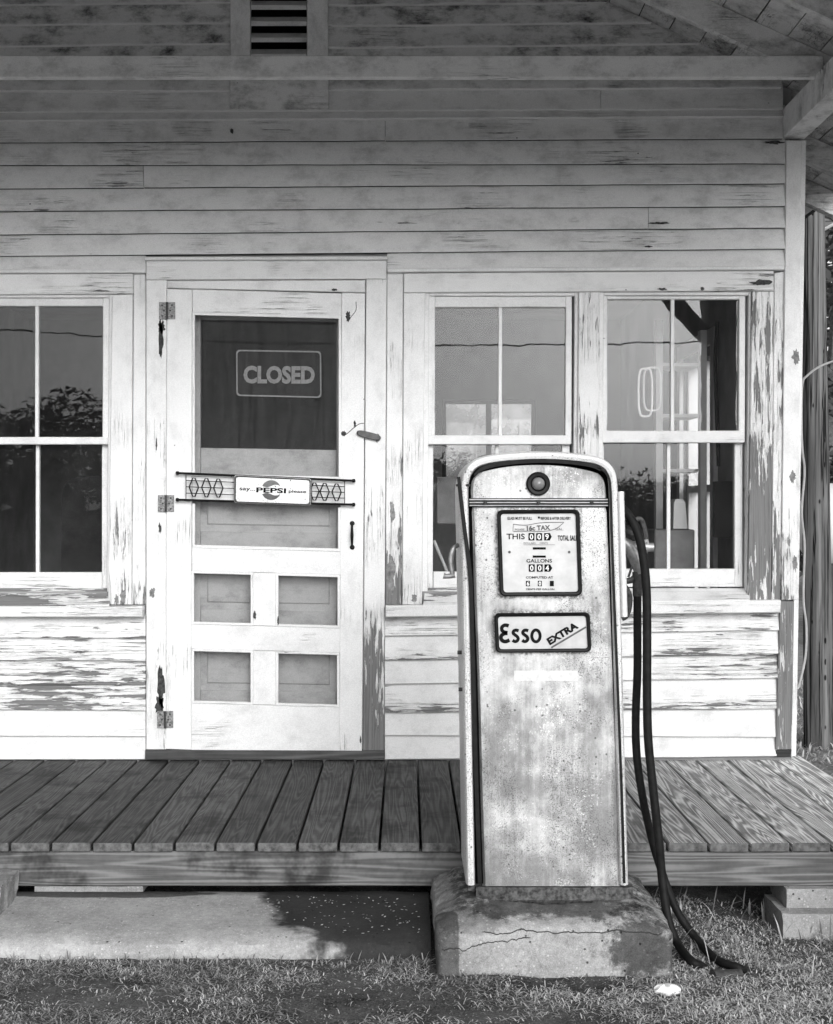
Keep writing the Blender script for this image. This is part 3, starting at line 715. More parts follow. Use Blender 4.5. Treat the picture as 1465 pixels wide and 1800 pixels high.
# ------------------------------------------------------------------ roof canopy
RF = sub('canopy_roof', ST)
YF, YR = -2.55, YB + .35
zs = lambda X: 3.824 - .46 * X
ux = 1 / math.sqrt(1 + .46 ** 2)
XRIDGE, XE = -.577, 2.26
def slope_pt(d, side):      # d metres down the slope from the ridge
    X = XRIDGE + d * ux; z = zs(X)
    return (X if side > 0 else 2 * XRIDGE - X), z
Ltot = (XE - XRIDGE) / ux; nb = 21; bwid = Ltot / nb
for side in (1, -1):
    for k in range(nb):
        d0, d1 = k * bwid + .0025, (k + 1) * bwid - .0025
        (xa, za), (xb, zb) = slope_pt(d0, side), slope_pt(d1, side); o = .004 * random.random()
        up = Vector((.46 * ux * side, 0, ux)) * .022
        y0 = YF + .01 * random.random()
        mb = MB(); r = lambda y: [(xa, y, za + o), (xb, y, zb + o), (xb + up.x, y, zb + up.z + o), (xa + up.x, y, za + up.z + o)]
        mb.loft([r(y0), r(YR)]); mb.build('roof_plank', PAINT_G, RF, dirt=1.0, peel=.25, peel_t=.25)
    (xa, za), (xb, zb) = slope_pt(-.02, side), slope_pt(Ltot + .03, side)
    up = Vector((.46 * ux * side, 0, ux)); mb = MB()
    r = lambda y: [Vector((xa, y, za)) + up * .030, Vector((xb, y, zb)) + up * .030, Vector((xb, y, zb)) + up * .05, Vector((xa, y, za)) + up * .05]
    mb.loft([r(YF - .02), r(YR + .02)]); mb.build('roof_covering', plain('asphalt_shingle', .05, .1, 80, .9, .1), RF)
    def rafter(yf, th, X0, X1, hh=.118):
        mb = MB(); f = lambda X, y: [(X if side > 0 else 2 * XRIDGE - X, y, zs(X) - .002), (X if side > 0 else 2 * XRIDGE - X, y, zs(X) - hh)]
        a = f(X0, yf) + f(X0, yf + th)[::-1]; b = f(X1, yf) + f(X1, yf + th)[::-1]
        mb.loft([a, b]); return mb.build('rafter', PAINT_G, RF, dirt=.8, peel=.2, peel_t=.2)
    for yf in (-.47, -1.0, -1.53, -2.06, YF + .012): rafter(yf, .042, XRIDGE + .02, XE - .01)
    for yf in (.42, .98, 1.55, 2.1, 2.7, 3.3, 3.9): rafter(yf, .06, 1.80, XE - .01, .125)
    sx = (lambda X: X) if side > 0 else (lambda X: 2 * XRIDGE - X)
    a, b = sorted((sx(1.69), sx(1.795)))
    MB().bbox(a, b, YF + .02, YB, 2.795, 2.928, .004).build('plate_beam', PAINT_V, RF, dirt=.6, peel=.2, peel_t=.15)
    a, b = sorted((sx(1.885), sx(2.07)))
    MB().bbox(a, b, -2.49, -2.31, -.34, 2.794, .004).build('canopy_post', PAINT_V, RF, dirt=.3, peel=.3)
    mb = MB(); br = [(1.885, 2.16), (1.885, 2.29), (1.42, 2.794), (1.30, 2.794)]
    mb.loft([[(sx(x), -2.44, z) for x, z in br], [(sx(x), -2.35, z) for x, z in br]]); mb.build('knee_brace', PAINT_V, RF, dirt=.3, peel=.2)
MB().bbox(2 * XRIDGE - 2.07, 2.07, -2.46, -2.34, 2.796, 2.93, .004).build('front_header', PAINT_H, RF, dirt=.3, peel=.2)
a, b = W(0, 103, -.47), W(0, 141, -.47)
MB().bbox(2 * XRIDGE - 1.72, 1.72, -.512, -.474, b.z, a.z, .003).build('tie_beam', PAINT_H, RF, dirt=.5, peel=.16)
mb = MB(); P = [(2 * XRIDGE - 1.80, 2.932), (1.80, 2.932), (1.80, zs(1.80) - .005), (XRIDGE, zs(XRIDGE) - .005), (2 * XRIDGE - 1.80, zs(1.80) - .005)]
mb.loft([[(x, -2.43, z) for x, z in P], [(x, -2.40, z) for x, z in P]]); mb.build('shade_gable_panel', PAINT_H, RF, peel=.2)  # unseen closed gable front, added to block sky light from the upper wall
# gutter outlet and boxed end of the rear eave seen past the corner
mb = MB(); a, b = W(1417, 360, 2.0), W(1540, 364, 2.0)
mb.tube([a, b], .047, 14, 0); c = W(1433, 360.5, 2.0); mb.tube([c - Vector((.012, 0, 0)), c + Vector((.012, 0, 0))], .056, 14, 0)
mb.tube([W(1417, 374, 2.05), W(1540, 378, 2.05)], .03, 10, 0)
mb.build('gutter_pipe', plain('grey_gutter', .10, .2, 20, .6), RF, True)
mb = MB(); P = [(1417, 388), (1434, 370), (1500, 392), (1500, 375 + 5), (1417, 421)]
P = [(1417, 390), (1434, 371), (1490, 391), (1490, 380), (1490, 383), (1417, 421)]; P = [(1417, 390), (1434, 371), (1478, 389), (1478, 387), (1417, 421)]
mb.loft([[W(x, y, 2.3) for x, y in P], [W(x, y, 2.3) + Vector((0, .05, 0)) for x, y in P]]); mb.build('eave_end_panel', plain('eave_panel_grey', .14, .22, 14, .7), RF)
mb = MB(); mb.tube([W(1416, 391, 2.29), W(1434, 370, 2.29), W(1480, 388, 2.29)], .012, 6, 0); mb.tube([W(1416, 422, 2.29), W(1480, 386, 2.29)], .010, 6, 0); mb.build('eave_edge_strip', PAINT_H, RF)

# ------------------------------------------------------------------ porch deck
DK = thing('porch_deck', 'low wooden porch deck of wide planks in front of the white store', 'deck', (-.5, -.75, -.25))
pit = .1395; e0 = -.0915; edges = [e0 + pit * k for k in range(-20, 13)] + [1.665, 1.805]
edges = [e for e in edges if e < 1.60 or e >= 1.66]
for k, (xa, xb) in enumerate(zip(edges, edges[1:])):
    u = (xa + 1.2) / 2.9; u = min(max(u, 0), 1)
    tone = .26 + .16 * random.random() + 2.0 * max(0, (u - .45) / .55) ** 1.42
    yf = -1.490 + .006 * random.random(); yb_ = -.004 if xb < 1.72 else .10
    z = -.002 * random.random(); g = .0048
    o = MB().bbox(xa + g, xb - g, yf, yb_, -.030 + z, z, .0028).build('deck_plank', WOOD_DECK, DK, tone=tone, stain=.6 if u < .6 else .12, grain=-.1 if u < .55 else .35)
    o.data.materials.append(END)
    for p in o.data.polygons:
        if p.normal.y < -.7: p.material_index = 1
MB().bbox(-2.9, 1.80, -1.472, -1.432, -.152, -.0335, .004).build('rim_joist', WOOD_FASCIA, DK, tone=.50, stain=.75)
for x in (-2.2, -1.4, -.6, .3, 1.1, 1.75): MB().box(x - .02, x + .02, -1.43, .0, -.15, -.034).build('joist', WOOD_FASCIA, DK, tone=.5)

# ------------------------------------------------------------------ concrete: slab, blocks, island
def rough(o, amp, freq, sub_=0):
    for v in o.data.vertices:
        p = v.co; d = Vector((mnoise.noise(p * freq), mnoise.noise(p * freq + Vector((9, 3, 1))), mnoise.noise(p * freq + Vector((2, 7, 5)))))
        d2 = Vector((mnoise.noise(p * freq * 4), mnoise.noise(p * freq * 4 + Vector((9, 3, 1))), mnoise.noise(p * freq * 4 + Vector((2, 7, 5)))))
        v.co = p + d * amp + d2 * amp * .4
CON_SLAB = concrete('worn_slab_concrete', .20, .46, wet=[(.12, -1.50, .62, .50, .90), (-1.05, -1.48, .40, .04, .75)])
mb = MB(); n, m = 150, 26; x0, x1 = -2.3, .075
prof = [(-1.450, -.30), (-1.451, -.20), (-1.454, -.178)] + [(-1.46 - .045 * k, -.174 - .0022 * k) for k in range(9)] + [(-1.86, -.200), (-1.89, -.212), (-1.905, -.235), (-1.91, -.30)]
rings = []
for i in range(n + 1):
    x = x0 + (x1 - x0) * i / n
    rings.append([(x, y + (.014 * mnoise.noise(Vector((x * 9, k, 0))) if k > 10 else 0), z + .004 * mnoise.noise(Vector((x * 8, y * 8, 0)))) for k, (y, z) in enumerate(prof)])
mb.loft(rings, True, True, False)
mb.build('concrete_slab', CON_SLAB, None, True, label='flat worn concrete slab with a dark damp patch under the deck edge', category='slab')

def block(name, label, box, mat, amp=.004, group=None, n=10):
    x0, x1, y0, y1, z0, z1 = box; mb = MB(); 
    def grid(f):
        b = len(mb.v)
        for j in range(n + 1):
            for i in range(n + 1): mb.v.append(f(i / n, j / n))
        for j in range(n):
            for i in range(n): mb.f.append((b + j * (n + 1) + i, b + j * (n + 1) + i + 1, b + (j + 1) * (n + 1) + i + 1, b + (j + 1) * (n + 1) + i))
    X = lambda u: x0 + (x1 - x0) * u; Y = lambda u: y0 + (y1 - y0) * u; Z = lambda u: z0 + (z1 - z0) * u
    grid(lambda u, v: (X(u), y0, Z(v))); grid(lambda u, v: (X(u), y1, Z(v))); grid(lambda u, v: (x0, Y(u), Z(v))); grid(lambda u, v: (x1, Y(u), Z(v)))
    grid(lambda u, v: (X(u), Y(v), z0)); grid(lambda u, v: (X(u), Y(v), z1))
    pr = dict(label=label, category='block'); 
    if group: pr['group'] = group
    o = mb.build(name, mat, None, False, **pr)
    import bmesh
    bm = bmesh.new(); bm.from_mesh(o.data); bmesh.ops.remove_doubles(bm, verts=bm.verts, dist=1e-5); bmesh.ops.recalc_face_normals(bm, faces=bm.faces); bm.to_mesh(o.data); bm.free()
    rough(o, amp, 14); return o
CON_BLK = concrete('cinder_block', .16, .40); CON_OLD = concrete('old_block_concrete', .14, .34)
block('concrete_block', 'upper pale concrete block under the right end of the deck', (1.285, 1.70, -1.50, -1.30, -.218, -.153), CON_BLK, .002, 'block pier under the deck')
block('concrete_block', 'lower coarse grey block resting on the ground under the deck', (1.255, 1.72, -1.56, -1.33, -.340, -.2195), CON_BLK, .004, 'block pier under the deck')
block('concrete_block', 'broken concrete block at the left edge of the slab', (-1.75, -1.315, -1.70, -1.50, -.20, -.090), CON_OLD, .010)
block('concrete_strip', 'thin mossy concrete strip just under the deck on the left', (-1.27, -.90, -1.46, -1.38, -.178, -.155), CON_OLD, .003)

PX, PY = .4345, -1.72
CON_ISL = concrete('island_concrete', .14, .44, wet=[(.10, -2.04, .060, .12, .66)],
                   cracks=[(-.124, .045, 11, .22, .76, .0), (-.199, .06, 14, .10, .37, .18)], dark=[(.70, -.17, .12, .09, .75), (.43, -.078, .30, .018, .72), (.18, -.10, .12, .03, .4)])
mb = MB(); rings = []
def rrect3(cx, cy, hx, hy, r, n=14):
    out = []
    for (sx, sy, a0) in ((1, -1, -90), (1, 1, 0), (-1, 1, 90), (-1, -1, 180)):
        for k in range(n + 1):
            a = RAD(a0 + 90 * k / n); out.append((cx + sx * (hx - r) + r * math.cos(a), cy + sy * (hy - r) + r * math.sin(a)))
    # even out the long sides
    res = []
    for i, p in enumerate(out):
        q = out[(i + 1) % len(out)]; d = math.dist(p, q); m_ = max(1, int(d / .025))
        for k in range(m_): res.append((p[0] + (q[0] - p[0]) * k / m_, p[1] + (q[1] - p[1]) * k / m_))
    return res
base = rrect3(PX + .006, -1.772, .352, .282, .03)
top = rrect3(PX + .0, -1.72, .262, .205, .06)
def lerp(t, z, r=1.0):
    return [(a[0] + (b_[0] - a[0]) * t, a[1] + (b_[1] - a[1]) * t, z) for a, b_ in zip(base, [top[int(i * len(top) / len(base)) % len(top)] for i in range(len(base))])]
# match ring points by angle so the shoulders loft cleanly
def by_angle(poly, cx, cy, n=240):
    out = []
    for k in range(n):
        a = 2 * math.pi * k / n; d = Vector((math.cos(a), math.sin(a)))
        best = None
        for i, p in enumerate(poly):
            q = poly[(i + 1) % len(poly)]; px_, py_ = p[0] - cx, p[1] - cy; ex, ey = q[0] - p[0], q[1] - p[1]
            den = d.x * ey - d.y * ex
            if abs(den) < 1e-12: continue
            t = (px_ * ey - py_ * ex) / den; u = (px_ * d.y - py_ * d.x) / den
            if t > 0 and -1e-6 <= u <= 1 + 1e-6: best = t if best is None else min(best, t)
        out.append((cx + d.x * best, cy + d.y * best))
    return out
bs, tp = by_angle(base, PX, -1.74), by_angle(top, PX, -1.74)
def ring(t, z): return [(a[0] + (b_[0] - a[0]) * t, a[1] + (b_[1] - a[1]) * t, z) for a, b_ in zip(bs, tp)]
for t, z in ((-.02, -.34), (-.01, -.28), (0, -.23), (0, -.18), (0, -.16), (0, -.14), (.01, -.126), (.03, -.117), (.06, -.112), (.12, -.107), (.2, -.103), (.28, -.099), (.36, -.096), (.45, -.092), (.54, -.088), (.62, -.084), (.7, -.081), (.78, -.078), (.84, -.076), (.90, -.074), (1.0, -.072), (1.5, -.071)):
    rings.append(ring(t, z))
mb.loft(rings)
isl = mb.build('pump_island', CON_ISL, None, True, label='cracked concrete pedestal under the gas pump, dark stain at its right end', category='pedestal')
rough(isl, .010, 7); rough(isl, .0045, 30)

# ------------------------------------------------------------------ gas pump
GP = thing('gas_pump', 'old rounded white gas pump with rust-worn front, dial and lettered panel', 'gas pump', (PX, PY, -.04))
def catm(P, n=5, closed=False):
    out = []; N = len(P)
    for i in range(N if closed else N - 1):
        g = (lambda k: P[k % N]) if closed else (lambda k: P[min(max(k, 0), N - 1)])
        p0, p1, p2, p3 = [Vector(g(i + d)) for d in (-1, 0, 1, 2)]
        for k in range(n):
            t = k / n; out.append(.5 * ((2 * p1) + (-p0 + p2) * t + (2 * p0 - 5 * p1 + 4 * p2 - p3) * t * t + (-p0 + 3 * p1 - 3 * p2 + p3) * t ** 3))
    if not closed: out.append(Vector(P[-1]))
    return out
YP = -1.90
shell = [(820, 1557), (816.5, 1350), (812.5, 1100), (809.5, 950), (808, 880), (808, 856), (811, 838), (819, 821), (833, 808), (858, 799.5), (900, 794.5), (948, 792.5), (995, 794), (1037, 798.5), (1060, 804.5), (1076, 816), (1085, 832), (1088, 852), (1089, 880), (1091.5, 980), (1097, 1180), (1102.5, 1400), (1107, 1557)]
sp = [W(p.x, p.y, YP) for p in catm(shell, 4)]
sp = [Vector((p.x, p.z)) for p in sp]
def offs(P, d):
    out = []; N = len(P)
    for i, p in enumerate(P):
        t = (P[min(i + 1, N - 1)] - P[max(i - 1, 0)]).normalized(); nrm = Vector((t.y, -t.x))      # to the inside
        q = p + nrm * d
        if i == 0 or i == N - 1: q.y = p.y
        out.append(q)
    return out
def sring(d, y): return [(p.x, y, p.y) for p in offs(sp, d)]
mb = MB(); px1 = 1 / 571
mb.loft([sring(0, -1.54), sring(0, YP + .03), sring(.002, YP + .012), sring(.007, YP + .003), sring(.015, YP), sring(.024, YP + .004), sring(.028, YP + .014), sring(.030, YP + .05)], True, True, False)
mb.v and None
body = mb.build('pump_shell', PUMP_BODY, GP, True)
# black seam all round the front door
mb = MB(); inner = offs(sp, .027); mb.add([(p.x, YP + .022, p.y) for p in inner], [tuple(range(len(inner)))]); mb.add([(p.x, YP + .032, p.y) for p in inner], [tuple(range(len(inner)))[::-1]]); mb.build('seam_backing', GAP, GP)
# front panels, bowed forward
Lp = catm([(848, 1556), (843, 1400), (838, 1200), (832, 1050), (828.5, 920), (826.5, 880), (826, 858), (829, 843), (836, 833.5)], 8)
Rp = catm([(1091, 1556), (1087, 1400), (1080, 1200), (1073, 1000), (1069, 900), (1068, 876), (1066.5, 855), (1062, 841), (1054, 832)], 8)
def edge(P, py):
    for a, b in zip(P, P[1:]):
        if a.y >= py >= b.y: t = (a.y - py) / max(a.y - b.y, 1e-6); return a.x + (b.x - a.x) * t
    return P[-1].x if py < P[-1].y else P[0].x
def bow(t): return YP + .012 - .036 * (1 - abs(t) ** 2.6)
def panel(y0, y1, rows, arch=0, name='front_panel', mat=None):
    mb = MB(); nc = 32; b = 0
    for j in range(rows + 1):
        for i in range(nc + 1):
            t = -1 + 2 * i / nc; tt = math.copysign(abs(t) ** .8, t)
            py = y0 + (y1 - y0) * j / rows
            top_ = y0 - arch * (1 - abs(tt) ** 2.2)
            py = top_ + (y1 - top_) * j / rows
            q = max(py, y0); xl, xr = edge(Lp, q), edge(Rp, q)
            px_ = (xl + xr) / 2 + tt * (xr - xl) / 2
            yy = bow(tt)
            if j == 0: yy += .006
            if abs(t) == 1: yy += .018
            mb.v.append(tuple(W(px_, py, yy)))
    for j in range(rows):
        for i in range(nc): a = j * (nc + 1) + i; mb.f.append((a, a + 1, a + nc + 2, a + nc + 1))
    return mb.build(name, mat or PUMP_FRONT, GP, True)
panel(833, 876, 10, 15.5, 'upper_panel', PUMP_LID); panel(890, 1558, 60)
mb = MB()
for (y0, h) in ((876.8, 3.0), (882, 2.8), (887.2, 2.8)):
    rg = []
    for i in range(25):
        t = -1 + i / 12; xl, xr = edge(Lp, y0) - 1, edge(Rp, y0) + 1; px_ = (xl + xr) / 2 + t * (xr - xl) / 2; yy = bow(t)
        rg.append([W(px_, y0, yy + .004), W(px_, y0 + .3, yy - .006), W(px_, y0 + h * .5, yy - .009), W(px_, y0 + h - .3, yy - .006), W(px_, y0 + h, yy + .004)])
    mb.loft(rg)
mb.build('trim_band', CHROME, GP, True)
mb = MB(); rg = []
for i in range(25):
    t = -1 + i / 12; xl, xr = edge(Lp, 883) - 1, edge(Rp, 883) + 1; px_ = (xl + xr) / 2 + t * (xr - xl) / 2
    rg.append([W(px_, 875.5, bow(t) + .010), W(px_, 875.5, bow(t) - .0015), W(px_, 891.5, bow(t) - .0015), W(px_, 891.5, bow(t) + .010)])
mb.loft(rg); mb.build('trim_channel', GAP, GP)
mb = MB()
for x in (853, 946.5, 1040):
    mb = MB(); c = W(x, 884, bow((x - 948) / 122)); mb.lathe((c.x, c.y - .006, c.z), [(.006, 0), (.006, -.006), (.002, -.008)], 'y', 10); mb.build('trim_screw', IRON, GP)
c = W(946, 850.5, YP - .02)
mb = MB(); mb.lathe((c.x, c.y, c.z), [(.0365, .02), (.0365, -.012), (.032, -.017), (.024, -.016), (.020, -.004), (.001, -.003)], 'y', 32); mb.build('lamp_ring', BLACK, GP, True)
mb = MB(); mb.lathe((c.x, c.y - .003, c.z), [(.0205, 0), (.0205, -.008), (.018, -.016), (.012, -.022), (.005, -.025), (.0005, -.0255)], 'y', 24); mb.build('lamp_lens', plain('grey_lens', .13, .20, 30, .2, .5), GP, True)

def quad_rr(q, r, n=6):
    """rounded outline inside plate quad TL,TR,BR,BL"""
    out = []
    TL, TR, BR, BL = [Vector(p) for p in q]
    for p, a, b in ((TL, BL, TR), (TR, TL, BR), (BR, TR, BL), (BL, BR, TL)):
        u = (a - p).normalized() * r; v = (b - p).normalized() * r
        for k in range(n + 1):
            t = math.pi / 2 * k / n; out.append(p + u * (1 - math.sin(t)) + v * (1 - math.cos(t)))
    return out
def inq(q, d):
    c = sum((Vector(p) for p in q), Vector((0, 0))) / 4
    return [(p[0] + (d if p[0] < c.x else -d), p[1] + (d if p[1] < c.y else -d)) for p in q]
def framed(q, r, wid, yfr, yface, matf, nm, mface):
    o = sub(nm, GP)
    rr = lambda d, y: [W(p.x, p.y, y) for p in quad_rr(inq(q, d), max(r - d * .6, 2))]
    mb = MB(); mb.loft([rr(-1.5, YP + .01), rr(-1, yfr + .004), rr(1, yfr), rr(wid - 1.5, yfr + .001), rr(wid, yfr + .004), rr(wid + .5, yface + .004)], False, False); mb.build('rim', matf, o, True)
    mb = MB(); f = rr(wid - .5, yface); mb.add(f, [tuple(range(len(f)))]); f2 = [p + Vector((0, .006, 0)) for p in f]; mb.add(f2, [tuple(range(len(f)))]); mb.build('face_plate', mface, o)
    return o
QD = [(875, 897.5), (1018, 896.5), (1023, 1046), (880, 1047)]
QE = [(870.5, 1079), (1036, 1077.5), (1039, 1145), (873, 1146.5)]
DIAL = framed(QD, 9, 5.5, YP - .040, YP - .030, BLACK, 'price_dial', WHITEPLATE)
ESS = framed(QE, 8, 5, YP - .038, YP - .029, BLACK, 'brand_panel', plain('brand_panel_enamel', .38, .50, 22, .4, .3))

# lettering -----------------------------------------------------------
def glyphs(txt, bold=0.0):
    cu = bpy.data.curves.new('glyphs', 'FONT'); cu.body = txt; cu.offset = bold; cu.resolution_u = 3; cu.fill_mode = 'FRONT'
    ob = bpy.data.objects.new('glyphs', cu); COL.objects.link(ob)
    dg = bpy.context.evaluated_depsgraph_get(); me = bpy.data.meshes.new_from_object(ob.evaluated_get(dg))
    V_ = [Vector((v.co.x, v.co.y)) for v in me.vertices]; F_ = [tuple(p.vertices) for p in me.polygons]
    bpy.data.objects.remove(ob); bpy.data.curves.remove(cu); bpy.data.meshes.remove(me)
    return V_, F_
def letter(mb, txt, box, y, bold=.0, rot=0.0, skew=.02, pivot=None):
    """text stretched into plate box x0,y0,x1,y1 on the plane y, turned by rot degrees about the box's lower left"""
    V_, F_ = glyphs(txt, bold); x0, y0, x1, y1 = box
    ax, bx_ = min(v.x for v in V_), max(v.x for v in V_); ay, by = min(v.y for v in V_), max(v.y for v in V_)
    P = []; c, s_ = math.cos(RAD(rot)), math.sin(RAD(rot))
    for v in V_:
        u = (v.x - ax) / (bx_ - ax) * (x1 - x0); h = (v.y - ay) / (by - ay) * (y1 - y0)
        uu, hh = u * c - h * s_, u * s_ + h * c
        P.append(W(x0 + uu - hh * skew, y1 - hh, y))
    mb.add(P, F_)
def stroke(mb, pts, wd, y, closed=False, n=6):
    P = catm(pts, n, closed) if len(pts) > 2 else [Vector(p) for p in pts]; N = len(P); L, R = [], []
    for i, p in enumerate(P):
        t = ((P[(i + 1) % N] - P[i - 1]) if closed else (P[min(i + 1, N - 1)] - P[max(i - 1, 0)])).normalized(); nn = Vector((-t.y, t.x)) * wd / 2
        L.append(W((p + nn).x, (p + nn).y, y)); R.append(W((p - nn).x, (p - nn).y, y))
    M_ = N if closed else N - 1
    mb.add(L + R, [(i, (i + 1) % N, N + (i + 1) % N, N + i) for i in range(M_)])
def rectp(mb, x0, y0, x1, y1, y): mb.add([W(x0, y0, y), W(x1, y0, y), W(x1, y1, y), W(x0, y1, y)], [(0, 1, 2, 3)])
yt = YP - .0315
mb = MB()
letter(mb, 'GLASS MUST BE FULL', (892, 908.6, 936, 913.6), yt, .02); letter(mb, 'BEFORE & AFTER DELIVERY', (951, 908.6, 1004, 913.6), yt, .02)
rectp(mb, 946, 908, 949.5, 911.5, yt)
letter(mb, 'THIS', (891, 938, 923, 948), yt, .012)
letter(mb, 'TOTAL SALE', (981, 941, 1015.5, 950.5), yt, .03); 
for x, n_ in ((929.5, 0), (943, 0), (957, 0)):
    rectp(mb, x, 937, x + 10.5, 950, yt)
mb.add([W(967.5, 938, yt), W(970.5, 943.5, yt), W(967.5, 949, yt)], [(0, 1, 2)])
letter(mb, 'GALLONS', (926, 982.5, 971, 989), yt, .015)
for x in (930, 944, 957.5): rectp(mb, x, 992, x + 10.5, 1005, yt)
mb.add([W(968, 993, yt), W(971.5, 998.5, yt), W(968, 1004, yt)], [(0, 1, 2)])
letter(mb, 'COMPUTED AT', (925, 1013, 973, 1017), yt, .02)
for x in (925, 946, 967): rectp(mb, x, 1021, x + 7, 1030.5, yt)
letter(mb, 'CENTS PER GALLON', (925, 1034.2, 975, 1037.4), yt, .02)
rectp(mb, 937, 962, 960, 966, yt); rectp(mb, 937, 976.5, 960, 980.3, yt)
mb.build('lettering', INK, DIAL)
mb = MB(); yt2 = yt - .001
for x, y0, ch in ((931.8, 938.8, '0'), (945.3, 938.8, '0'), (959.2, 938.8, '9')): letter(mb, ch, (x, y0, x + 6, y0 + 9.6), yt2, .02)
for x, ch in ((932.3, '0'), (946.3, '0'), (959.5, '4')): letter(mb, ch, (x, 993.8, x + 6, 1003.4), yt2, .02)
letter(mb, '6', (926.4, 1022, 930.8, 1029.6), yt2, .03); letter(mb, '0', (947.4, 1022, 951.8, 1029.6), yt2, .03)
mb.build('counter_digits', SIGNWHITE, DIAL)
mb = MB()
letter(mb, 'DOLLARS     CENTS', (921, 953.2, 964, 956.2), yt, .0); rectp(mb, 921, 957.4, 976, 958, yt)
letter(mb, 'INCLUDES', (905.5, 929, 922.5, 932), yt2, .01); letter(mb, '16c TAX', (927, 924, 968, 933), yt2, .03, 2); stroke(mb, [(903, 921.5), (925, 923), (950, 919), (975, 918), (992, 918)], 1.0, yt2); stroke(mb, [(903, 934), (930, 933.5), (958, 934), (978, 929), (991, 919)], 1.0, yt2); stroke(mb, [(903, 921), (902, 934)], .8, yt2)
letter(mb, 'GAL.', (977, 928, 991, 932), yt2, .0)
for x in (896, 1001):
    c = W(x, 970.5, yt); mb.add([c + Vector((.0042 * math.cos(2 * math.pi * k / 12), 0, .0042 * math.sin(2 * math.pi * k / 12))) for k in range(12)], [tuple(range(12))])
mb.build('small_print', INKG, DIAL)
mb = MB(); ye = YP - .0305; S7 = 7.71
e = lambda P: [(860 + x / S7, 1060 + y / S7) for x, y in P]
stroke(mb, e([(268, 312), (240, 302), (205, 304), (175, 330), (178, 372), (210, 395), (252, 402)]), 6.2, ye); stroke(mb, e([(252, 412), (205, 416), (168, 445), (165, 485), (190, 515), (230, 522), (278, 502)]), 6.6, ye)
for dx in (0, 131): stroke(mb, e([(402 + dx, 378), (370 + dx, 368), (338 + dx, 378), (328 + dx, 408), (352 + dx, 432), (382 + dx, 455), (396 + dx, 486), (378 + dx, 516), (348 + dx, 522), (320 + dx, 504)]), 5.6, ye)
stroke(mb, e([(637 + 56 * math.cos(2 * math.pi * k / 12), 446 + 80 * math.sin(2 * math.pi * k / 12)) for k in range(12)]), 5.4, ye, True)
mb.build('lettering', INK, ESS); mb = MB(); letter(mb, 'EXTRA', (967.2, 1121.3, 1027, 1134.6), ye, .055, 31.2, 0.0)
mb.build('lettering', INK, ESS)
mb = MB(); stroke(mb, e([(845, 606), (1316, 326)]), 3.2, ye); mb.build('underline', INKG, ESS)

mb = MB(); rg = []
for i in range(13):
    px_ = 904 + 112 * i / 12; t = (px_ - 960) / 120; rg.append([W(px_, 1179, bow(t) - .0012), W(px_, 1197, bow(t) - .0012)])
mb.loft(rg, False, False, False); mb.build('faded_label', plain('faded_label_white', .48, .66, 70, .5), GP)
# foot ring, gasket strips, chrome guard, crank
mb = MB()
ft = [(838, 1566), (1110, 1562), (1108, 1585), (845, 1590)]
rg = []
for i in range(29):
    t = -1 + i / 14; px_ = 975 + t * 138; yy = YP + .02 - .052 * (1 - abs(t) ** 2.4)
    rg.append([W(px_, 1555, yy + .05), W(px_, 1560, yy), W(px_, 1583, yy - .012), W(px_, 1590, yy + .0), W(px_, 1590, yy + .06)])
mb.loft(rg); fo = mb.build('foot_ring', RUST, GP, True); rough(fo, .004, 30)
mb = MB(); z0 = W(0, 1557, YP).z; mb.box(W(824, 0, YP).x, W(1104, 0, YP).x, -1.86, -1.55, -.055, z0 + .004); mb.build('pump_foot', RUST, GP)
mb = MB()
gp = catm([(806.5, 838), (811, 880), (817, 930), (824, 985), (828, 1030), (830, 1100), (833, 1200), (837, 1350), (844, 1553)], 6)
rg = []
for i, p in enumerate(gp):
    h = 3.6 if i > 2 else 3.0; yy = YP - .006
    rg.append([W(p.x - h, p.y, yy), W(p.x + h, p.y, yy), W(p.x + h, p.y, yy + .014), W(p.x - h, p.y, yy + .014)])
mb.loft(rg); mb.build('door_gasket', RUBBER, GP, True)
mb = MB(); gp = catm([(1052, 822), (1068, 834), (1073.5, 860), (1076, 940), (1080, 1050), (1086, 1200), (1093, 1380), (1098, 1553)], 6); rg = []
for p in gp:
    h = 2.4; yy = YP - .002; rg.append([W(p.x - h, p.y, yy), W(p.x + h, p.y, yy), W(p.x + h, p.y, yy + .012), W(p.x - h, p.y, yy + .012)])
mb.loft(rg); gp = catm([(834, 836), (850, 823), (890, 814), (948, 810), (1000, 812), (1040, 818), (1056, 825)], 6); rg = []
for p in gp:
    h = 3.6; yy = YP - .002; rg.append([W(p.x, p.y - h, yy), W(p.x, p.y + h, yy), W(p.x, p.y + h, yy + .012), W(p.x, p.y - h, yy + .012)])
mb.loft(rg); mb.build('door_gasket', RUBBER, GP, True)
mb = MB(); mb.tube([W(803, 853, YP + .03), W(826, 853, YP - .004)], .004, 8, 0); mb.build('latch_pin', IRON, GP)
mb = MB(); a, b = W(1091.5, 864, -1.80), W(1098, 1084, -1.80); mb.tube([a, b], .011, 10, 0); mb.build('nozzle_guard', CHROME, GP, True)
mb = MB(); mb.tube([W(806, 958, -1.80), W(797, 965, -1.81), W(793, 985, -1.81), W(796, 1010, -1.81)], [.007, .008, .009, .008], 8); mb.tube([W(780, 1012, -1.81), W(786, 1013, -1.81), W(800, 1011, -1.81)], [.010, .0075, .009], 10); mb.build('crank_handle', ALU, GP, True)
mb = MB()
for y in (1147, 1212): mb.lathe(tuple(W(810 if y < 1200 else 812, y, -1.84)), [(.006, .01), (.006, -.01)], 'x', 8)
mb.build('side_bolt', IRON, GP)
